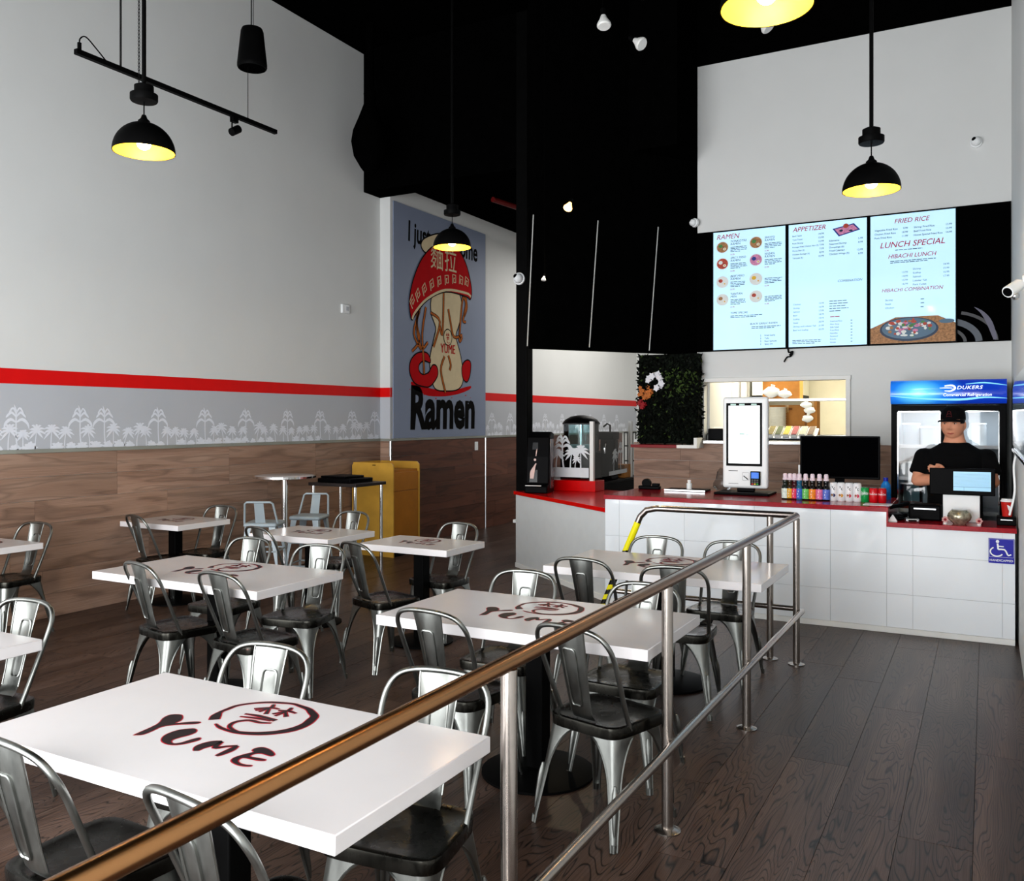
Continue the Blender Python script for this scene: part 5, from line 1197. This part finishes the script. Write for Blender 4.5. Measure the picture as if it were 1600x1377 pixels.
MB().box(-.42, .2, 0, .6, 2.0, 2.74).build('canopy', M('hood_white', 'f0eee0', .3), q, smooth=False); MB().box(-.42, .2, -.01, .6, 1.96, 2.0).build('lip', m_blackg, q, smooth=False); MB().box(.02, .14, -.012, 0, 2.1, 2.16).build('label', m_blackg, q, smooth=False)
q = thing('kitchen_door', 'cream framed doorway at the right of the kitchen', 'door', (-1.32, 11.6, 0))
MB().box(0, .07, 0, .09, 0, 2.7).box(.42, .49, 0, .09, 0, 2.7).build('frame', M('cream_frame', 'd9d2b6', .4), q, smooth=False); MB().box(.07, .42, .03, .07, 0, 2.7).build('leaf', M('dim_door', '6e6a58', .5), q, smooth=False); MB().ball((.1, .0, 1.5), .03).build('knob', m_alu, q)
p = on_z(1230, 688, 1.46)
q = thing('topping_tray', 'rack of topping pans sitting on the kitchen sill', 'tray', (p.x - .03, 9.95, wz0 + .055)); q.rotation_euler = (R(24), 0, 0)
MB().box(-.26, .3, -.13, .13, 0, .03).build('rack', m_alu, q, bevel=.004)
for k, c in enumerate(('8a7a3a', '4a5a2a', 'd8c030', 'a8323a', 'c8c8b0', '7a5a3a')):
    x = -.22 + k * .085; MB().box(x, x + .07, -.11, .12, .03, .06).build('pan', m_trimw, q, smooth=False); MB().box(x + .006, x + .064, -.1, .11, .06, .066).build('topping', M('topping', c, .6, var=.4, scale=60), q, smooth=False)
p = on_z(1115, 685, wz0)
q = thing('ticket_printer', 'small black ticket printer on the kitchen sill at left', 'printer', (-2.67, 9.82, wz0))
MB().box(-.085, .085, -.09, .09, 0, .13).build('body', m_blackg, q, bevel=.01); MB().add([(-.05, -.06, .131), (.05, -.06, .131), (.05, .05, .15), (-.05, .05, .15)], [(0, 1, 2, 3)]).build('paper', m_paper, q, smooth=False)
MB().tube(crom([(-.085, 0, .08), (-.11, -.02, .07), (-.115, -.05, .03), (-.1, -.1, .005)], 4), .004, 5).build('cable', m_blackg, q)

# ------------------------------------------------------------------ cameras and the right wall
def dome_cam(p, nrm, label, r=.055):
    q = Vector(nrm).to_track_quat('Z', 'Y').to_matrix(); t = thing('security_camera', label, 'camera', tuple(p), 0, 'white security cameras')
    MB().lathe([(0, 0), (r, 0), (r, .025), (r * .9, .03)], n=24, mat=q).build('base', m_paper, t)
    MB().ball(q @ Vector((0, 0, .045)), r * .8, n=16).build('eyeball', m_paper, t)
    d = q @ Vector((-.5, .55, .7)); MB().ball(q @ Vector((0, 0, .045)) + d.normalized() * r * .55, r * .42, n=12).build('lens', m_blackg, t)
    return t
dome_cam(on_y(1525, 223, YB), (0, -1, 0), 'white dome security camera high on the menu wall')
pc = on_y(812, 436, 8.95); dome_cam((pc.x, 8.95, pc.z), (.1, -1, 0), 'white dome security camera on the black column', .07)
pe = on_y(1092, 348, 9.66); dome_cam((-2.875, 9.66, pe.z), (-.5, -1, 0), 'white dome security camera at the left edge of the menu wall', .05)
pb = Vector((XR, 6.2, on_y(1578, 448, 6.2).z))
t = thing('bullet_camera', 'white bullet security camera on the right wall beside the black panel', 'camera', tuple(pb))
MB().cyl((0, 0, .03), (-.02, 0, .03), .035, n=16).build('base', m_paper, t); MB().tube([(-.02, 0, .03), (-.05, 0, .02), (-.07, -.02, 0)], .012, 8).build('arm', m_paper, t)
MB().cyl((-.04, -.02, .005), (-.1, -.1, -.045), .036, n=16).build('housing', m_paper, t); MB().cyl((-.1, -.1, -.045), (-.102, -.103, -.047), .028, n=14).build('lens', m_blackg, t); MB().ball((-.06, -.05, -.065), .025).build('sensor', m_alu, t)
t = thing('wall_display_case', 'glossy pale blue case on the right wall with hanging white cord', 'case', (XR, 5.2, 1.49))
prof = [(-.001, .0), (-.048, .0), (-.057, .02), (-.057, .4), (-.045, .46), (-.025, .5), (-.001, .52)]
mb = MB(); mb.add([(x, y, z) for y in (-1.6, 1.6) for x, z in prof], [tuple(range(7)), tuple(range(13, 6, -1))] + [(i, 7 + i, 8 + i, i + 1) for i in range(6)]); mb.build('case', M('pale_blue_gloss', '9ab4c8', .08, coat=.5), t, ang=40)
MB().box(-.062, 0, -1.61, 1.61, -.025, .0).build('chrome_edge', m_chrome, t, bevel=.005)
MB().tube(crom([(-.03, 1.58, -.02), (-.05, 1.62, -.12), (-.045, 1.63, -.3), (-.075, 1.66, -.46)], 5), .007, 6).build('cord', m_paper, t)

# ------------------------------------------------------------------ the man behind the low counter (faces the camera side, head turned to picture left)
def loft(mb, secs, n=28):
    vs = []
    for x, y, z, rx, ry in secs:
        for k in range(n):
            a = 2 * math.pi * k / n; c, q = math.cos(a), math.sin(a); e = .85
            vs.append((x + rx * math.copysign(abs(c) ** e, c), y + ry * math.copysign(abs(q) ** e, q), z))
    L = len(secs)
    return mb.add(vs, [(i * n + k, i * n + (k + 1) % n, (i + 1) * n + (k + 1) % n, (i + 1) * n + k) for i in range(L - 1) for k in range(n)] + [tuple(range(n - 1, -1, -1)), tuple((L - 1) * n + k for k in range(n))])
man = thing('person', 'man in black cap and black T-shirt standing behind the counter with arms folded', 'person', (-.232, 8.26, 0))
HZ, HA = 1.645, R(-13)
HM = Matrix.Translation((-.012, -.035, HZ)) @ Matrix.Rotation(HA, 4, 'Z') @ Matrix.Rotation(R(3), 4, 'X')
def head_point(nx, ny, nz):
    # unit direction -> head surface, face towards -y
    z = nz * .128; w = .0885 if nz > -.1 else .0885 * (1 - .06 * ((-nz - .1) / .9) ** 1.6); d = .102 * (1 - .12 * max(0, -nz))
    x, y = math.copysign(abs(nx) ** .9, nx) * w * (1.03 if nz < 0 else 1), ny * d
    f = max(0, -ny); g = lambda cx, cz, sx, sz: math.exp(-((x - cx) / sx) ** 2 - ((z - cz) / sz) ** 2)
    push = .006 * g(0, .028, .06, .012) - .007 * (g(-.034, .008, .017, .011) + g(.034, .008, .017, .011)) + .005 * (g(-.05, -.035, .03, .03) + g(.05, -.035, .03, .03))
    push += .012 * g(0, -.012, .011, .028) + .016 * g(0, -.032, .013, .012) + .006 * (g(-.015, -.036, .008, .008) + g(.015, -.036, .008, .008))
    push += .007 * g(0, -.068, .024, .007) + .006 * g(0, -.08, .02, .006) - .004 * g(0, -.075, .024, .003) + .01 * g(0, -.112, .03, .016)
    return Vector((x, y - push * min(1, f * 1.6), z))
hd = MB(); NU, NV = 64, 48; vs = []
for i in range(NV + 1):
    p = math.pi * i / NV - math.pi / 2
    for k in range(NU):
        a = 2 * math.pi * k / NU; vs.append(HM @ head_point(math.cos(p) * math.cos(a), math.cos(p) * math.sin(a), math.sin(p)))
hd.add(vs, [(i * NU + k, i * NU + (k + 1) % NU, (i + 1) * NU + (k + 1) % NU, (i + 1) * NU + k) for i in range(NV) for k in range(NU)])
for sx in (-1, 1):
    hd.ball(HM @ Vector((sx * .088, .012, -.012)), .012, .02, .033, 14, mat=Matrix.Rotation(HA + R(sx * 20), 3, 'Z'))
    hd.ball(HM @ Vector((sx * .087, .006, -.038)), .009, .01, .012, 10)
loft(hd, [(-.004, .0, 1.58, .07, .07), (-.002, .008, 1.53, .076, .074), (0, .014, 1.485, .09, .08), (0, .016, 1.44, .14, .085)])
# torso, hips, legs
loft(hd, [(0, .0, .86, .17, .12), (0, 0, .95, .19, .135), (0, 0, 1.05, .185, .135), (0, 0, 1.18, .2, .135), (0, .005, 1.3, .215, .13), (0, .01, 1.38, .19, .105), (0, .014, 1.43, .11, .075)])
for sx in (-1, 1):
    hd.tube(crom([(sx * .095, 0, .93), (sx * .105, -.005, .7), (sx * .11, -.01, .49), (sx * .112, .005, .3), (sx * .115, .02, .09)], 4), [.098 - .0485 * i / 16 - (.004 if 8 <= i <= 9 else 0) for i in range(17)], 16)
    hd.ball((sx * .12, -.05, .045), .045, .12, .045, 16)
# arms folded: upper arm, forearm, palm, fingers, thumb
def arm(mb, sh, el, wr, dirn, up, front):
    mb.ball(sh, .078, .075, .075, 16)
    mb.tube(crom([sh, tuple(Vector(sh).lerp(Vector(el), .5) + Vector((0, .0, 0))), el], 4), [.066, .064, .062, .06, .057, .054, .052, .05, .049], 16)
    mb.ball(el, .05, n=14)
    mb.tube(crom([el, tuple(Vector(el).lerp(Vector(wr), .35)), wr], 4), [.049, .051, .051, .049, .045, .04, .036, .033, .031], 16)
    d = Vector(dirn).normalized(); u = Vector(up).normalized(); f = d.cross(u).normalized(); w = Vector(wr)
    mb.tube([w - d * .01, w + d * .03, w + d * .065, w + d * .088], [.029, .033, .034, .03], 14)
    for k, (o, l) in enumerate(((.027, .066), (.009, .075), (-.009, .07), (-.026, .055))):
        b = w + d * .07 + u * o; P = [b, b + d * l * .45 + f * front * .004, b + d * l * .8 + f * front * .014, b + d * l + f * front * .03]
        mb.tube(crom(P, 3), [.0098] * 4 + [.009] * 3 + [.0082, .0075, .006], 8)
    b = w + d * .02 + u * .026; mb.tube(crom([b, b + d * .025 + u * .022, b + d * .055 + u * .026, b + d * .075 + u * .02], 3), [.0125] * 4 + [.011] * 3 + [.01, .009, .007], 8)
SH = ((-.232, .01, 1.362), (.232, .01, 1.362)); EL = ((-.282, -.05, 1.165), (.282, -.05, 1.165)); WR = ((.03, -.205, 1.2), (-.06, -.19, 1.235))
arm(hd, SH[0], EL[0], WR[0], (1, .12, .08), (0, -.1, 1), -1)
arm(hd, SH[1], EL[1], WR[1], (-1, -.05, .32), (0.3, -.1, 1), 1)
body = hd.build('body', m_skin, man)
rm = body.modifiers.new('fuse', 'REMESH'); rm.mode = 'VOXEL'; rm.voxel_size = .0048; rm.use_smooth_shade = True
sm = body.modifiers.new('soft', 'SMOOTH'); sm.factor = .5; sm.iterations = 3
def cloth(mb, name, mat, vox=.009, it=5):
    o = mb.build(name, mat, man); r = o.modifiers.new('fuse', 'REMESH'); r.mode = 'VOXEL'; r.voxel_size = vox; r.use_smooth_shade = True
    s2 = o.modifiers.new('soft', 'SMOOTH'); s2.factor = .5; s2.iterations = it; return o
sh = MB(); loft(sh, [(0, .0, .9, .212, .152), (0, 0, 1.05, .208, .152), (0, 0, 1.18, .222, .152), (0, .005, 1.3, .238, .148), (0, .01, 1.375, .24, .124), (0, .014, 1.425, .2, .1), (0, .016, 1.462, .14, .094), (0, .016, 1.49, .1, .088)])
for i in (0, 1):
    s0, e0 = Vector(SH[i]), Vector(EL[i]); sh.ball(s0, .082, .086, .078, 18)
    sh.tube([s0, s0.lerp(e0, .35), s0.lerp(e0, .72)], [.08, .082, .086], 18)
cloth(sh, 't_shirt', m_shirt)
tr = MB(); loft(tr, [(0, 0, .8, .2, .14), (0, .0, .9, .206, .146), (0, 0, 1.0, .2, .145)])
for sx in (-1, 1): tr.tube([(sx * .1, 0, .9), (sx * .108, -.006, .6), (sx * .114, 0, .3), (sx * .118, .01, .09)], [.115, .095, .085, .08], 18)
cloth(tr, 'trousers', M('dark_trousers', '0b0b0f', .8), .011)
for sx in (-1, 1):
    q = MB(); q.ball((sx * .12, -.05, .05), .055, .14, .052, 18); q.box(sx * .12 - .05, sx * .12 + .05, -.18, .08, 0, .02); q.build('shoe', m_blackm, man, bevel=.004)
def onface(x, z, out=0.0):
    nz = z / .128; c = math.sqrt(max(0, 1 - nz * nz)); w = .0885 if nz > -.1 else .0885 * (1 - .06 * ((-nz - .1) / .9) ** 1.6)
    nx = max(-.98, min(.98, x / w)); ny = -math.sqrt(max(0, 1 - nx * nx - nz * nz)); p = head_point(nx, ny, nz); p.y -= out; return HM @ p
for sx in (-1, 1):
    e = MB().ball(onface(sx * .034, .008, -.008), .0145, .0125, .0062, 14, mat=Matrix.Rotation(HA, 3, 'Z')).build('eye', M('eye_white', 'b9aca4', .3), man)
    MB().ball(onface(sx * .034 - .002, .007, .002), .0055, .004, .0052, 12).build('iris', M('dark_iris', '140c0a', .2), e)
    MB().tube([onface(sx * .018, .0145, .001), onface(sx * .034, .0175, .002), onface(sx * .05, .012, .001)], [.0022, .0032, .002], 6).build('eyelid', M('eyelid', '5e3428', .6), e)
    MB().tube([onface(sx * .016, .029, .002), onface(sx * .034, .035, .002), onface(sx * .055, .028, .001)], [.003, .0045, .0022], 8).build('eyebrow', m_hair, man)
MB().tube([onface(-.023, -.0735, .0), onface(-.01, -.0725, .001), onface(0, -.0735, .0012), onface(.01, -.0725, .001), onface(.023, -.0735, .0)], [.0016, .0034, .0032, .0034, .0016], 8).tube([onface(-.02, -.0755, .0), onface(0, -.0795, .0012), onface(.02, -.0755, .0)], [.0016, .0046, .0016], 8).build('lips', m_lip, man)
hr_ = MB(); vs = []
for i in range(9):
    p = R(2 + 3 * i)
    for k in range(25):
        a = R(-38 + 256 * k / 24); q = head_point(math.cos(p) * math.cos(a), math.cos(p) * math.sin(a), math.sin(p)); vs.append(HM @ (q * 1.03))
hr_.add(vs, [(i * 25 + k, i * 25 + k + 1, (i + 1) * 25 + k + 1, (i + 1) * 25 + k) for i in range(8) for k in range(24)]); hr_.build('hair', m_hair, man)
cpb = MB(); n = 32; vs = []
prof = [(1.075, .042), (1.085, .06), (1.06, .085), (.96, .113), (.76, .135), (.5, .148), (.25, .153), (.0, .155)]
for s_, z in prof:
    for k in range(n):
        a = 2 * math.pi * k / n; vs.append(HM @ Vector((.088 * s_ * math.cos(a), .104 * s_ * math.sin(a) + .002, z - (.0 if math.sin(a) < 0 else .012) * (1 if z < .07 else 0))))
cpb.add(vs, [(i * n + k, i * n + (k + 1) % n, (i + 1) * n + (k + 1) % n, (i + 1) * n + k) for i in range(len(prof) - 1) for k in range(n)])
cap = cpb.build('cap', m_shirt, man)
br = MB(); vs = []
for j, (r, dz) in enumerate(((1.0, 0), (1.35, -.002), (1.62, -.01), (1.66, -.014))):
    for k in range(17):
        a = R(-90 + (-62 + 124 * k / 16)); rr = 1.04 + (r - 1.0) * math.cos(R(-62 + 124 * k / 16)) ** .6
        vs.append(HM @ Vector((.089 * (1.04 + (r - 1) * .35) * math.cos(a), .105 * rr * math.sin(a), .045 + dz - .012 * abs(math.cos(a)) ** 2)))
L = len(vs); vs += [v - Vector((0, 0, .004)) for v in vs]
fs = [(j * 17 + k, j * 17 + k + 1, (j + 1) * 17 + k + 1, (j + 1) * 17 + k) for j in range(3) for k in range(16)]
br.add(vs, fs + [tuple(L + i for i in f[::-1]) for f in fs] + [(51 + k, 51 + k + 1, L + 51 + k + 1, L + 51 + k) for k in range(16)]); br.build('brim', m_shirt, cap)
em = MB()
for st in ([(-.02, -.02, .003), (-.008, .02, .006), (0, .024, .004), (.01, .018, .006), (.02, -.02, .003)], [(-.012, -.004, .004), (.0, .004, .005), (.012, -.004, .004)], [(-.024, -.024, .003), (0, -.018, .004), (.024, -.024, .003)]):
    P = crom(st, 3); em.tube([HM @ Vector((x, -.1135 + .02 * (y + .02) + (y > 0) * .004, .088 + y)) for x, y, w in P], [w * .5 for x, y, w in P], 5)
em.build('emblem', M('dull_red_thread', '4a1216', .7), cap)
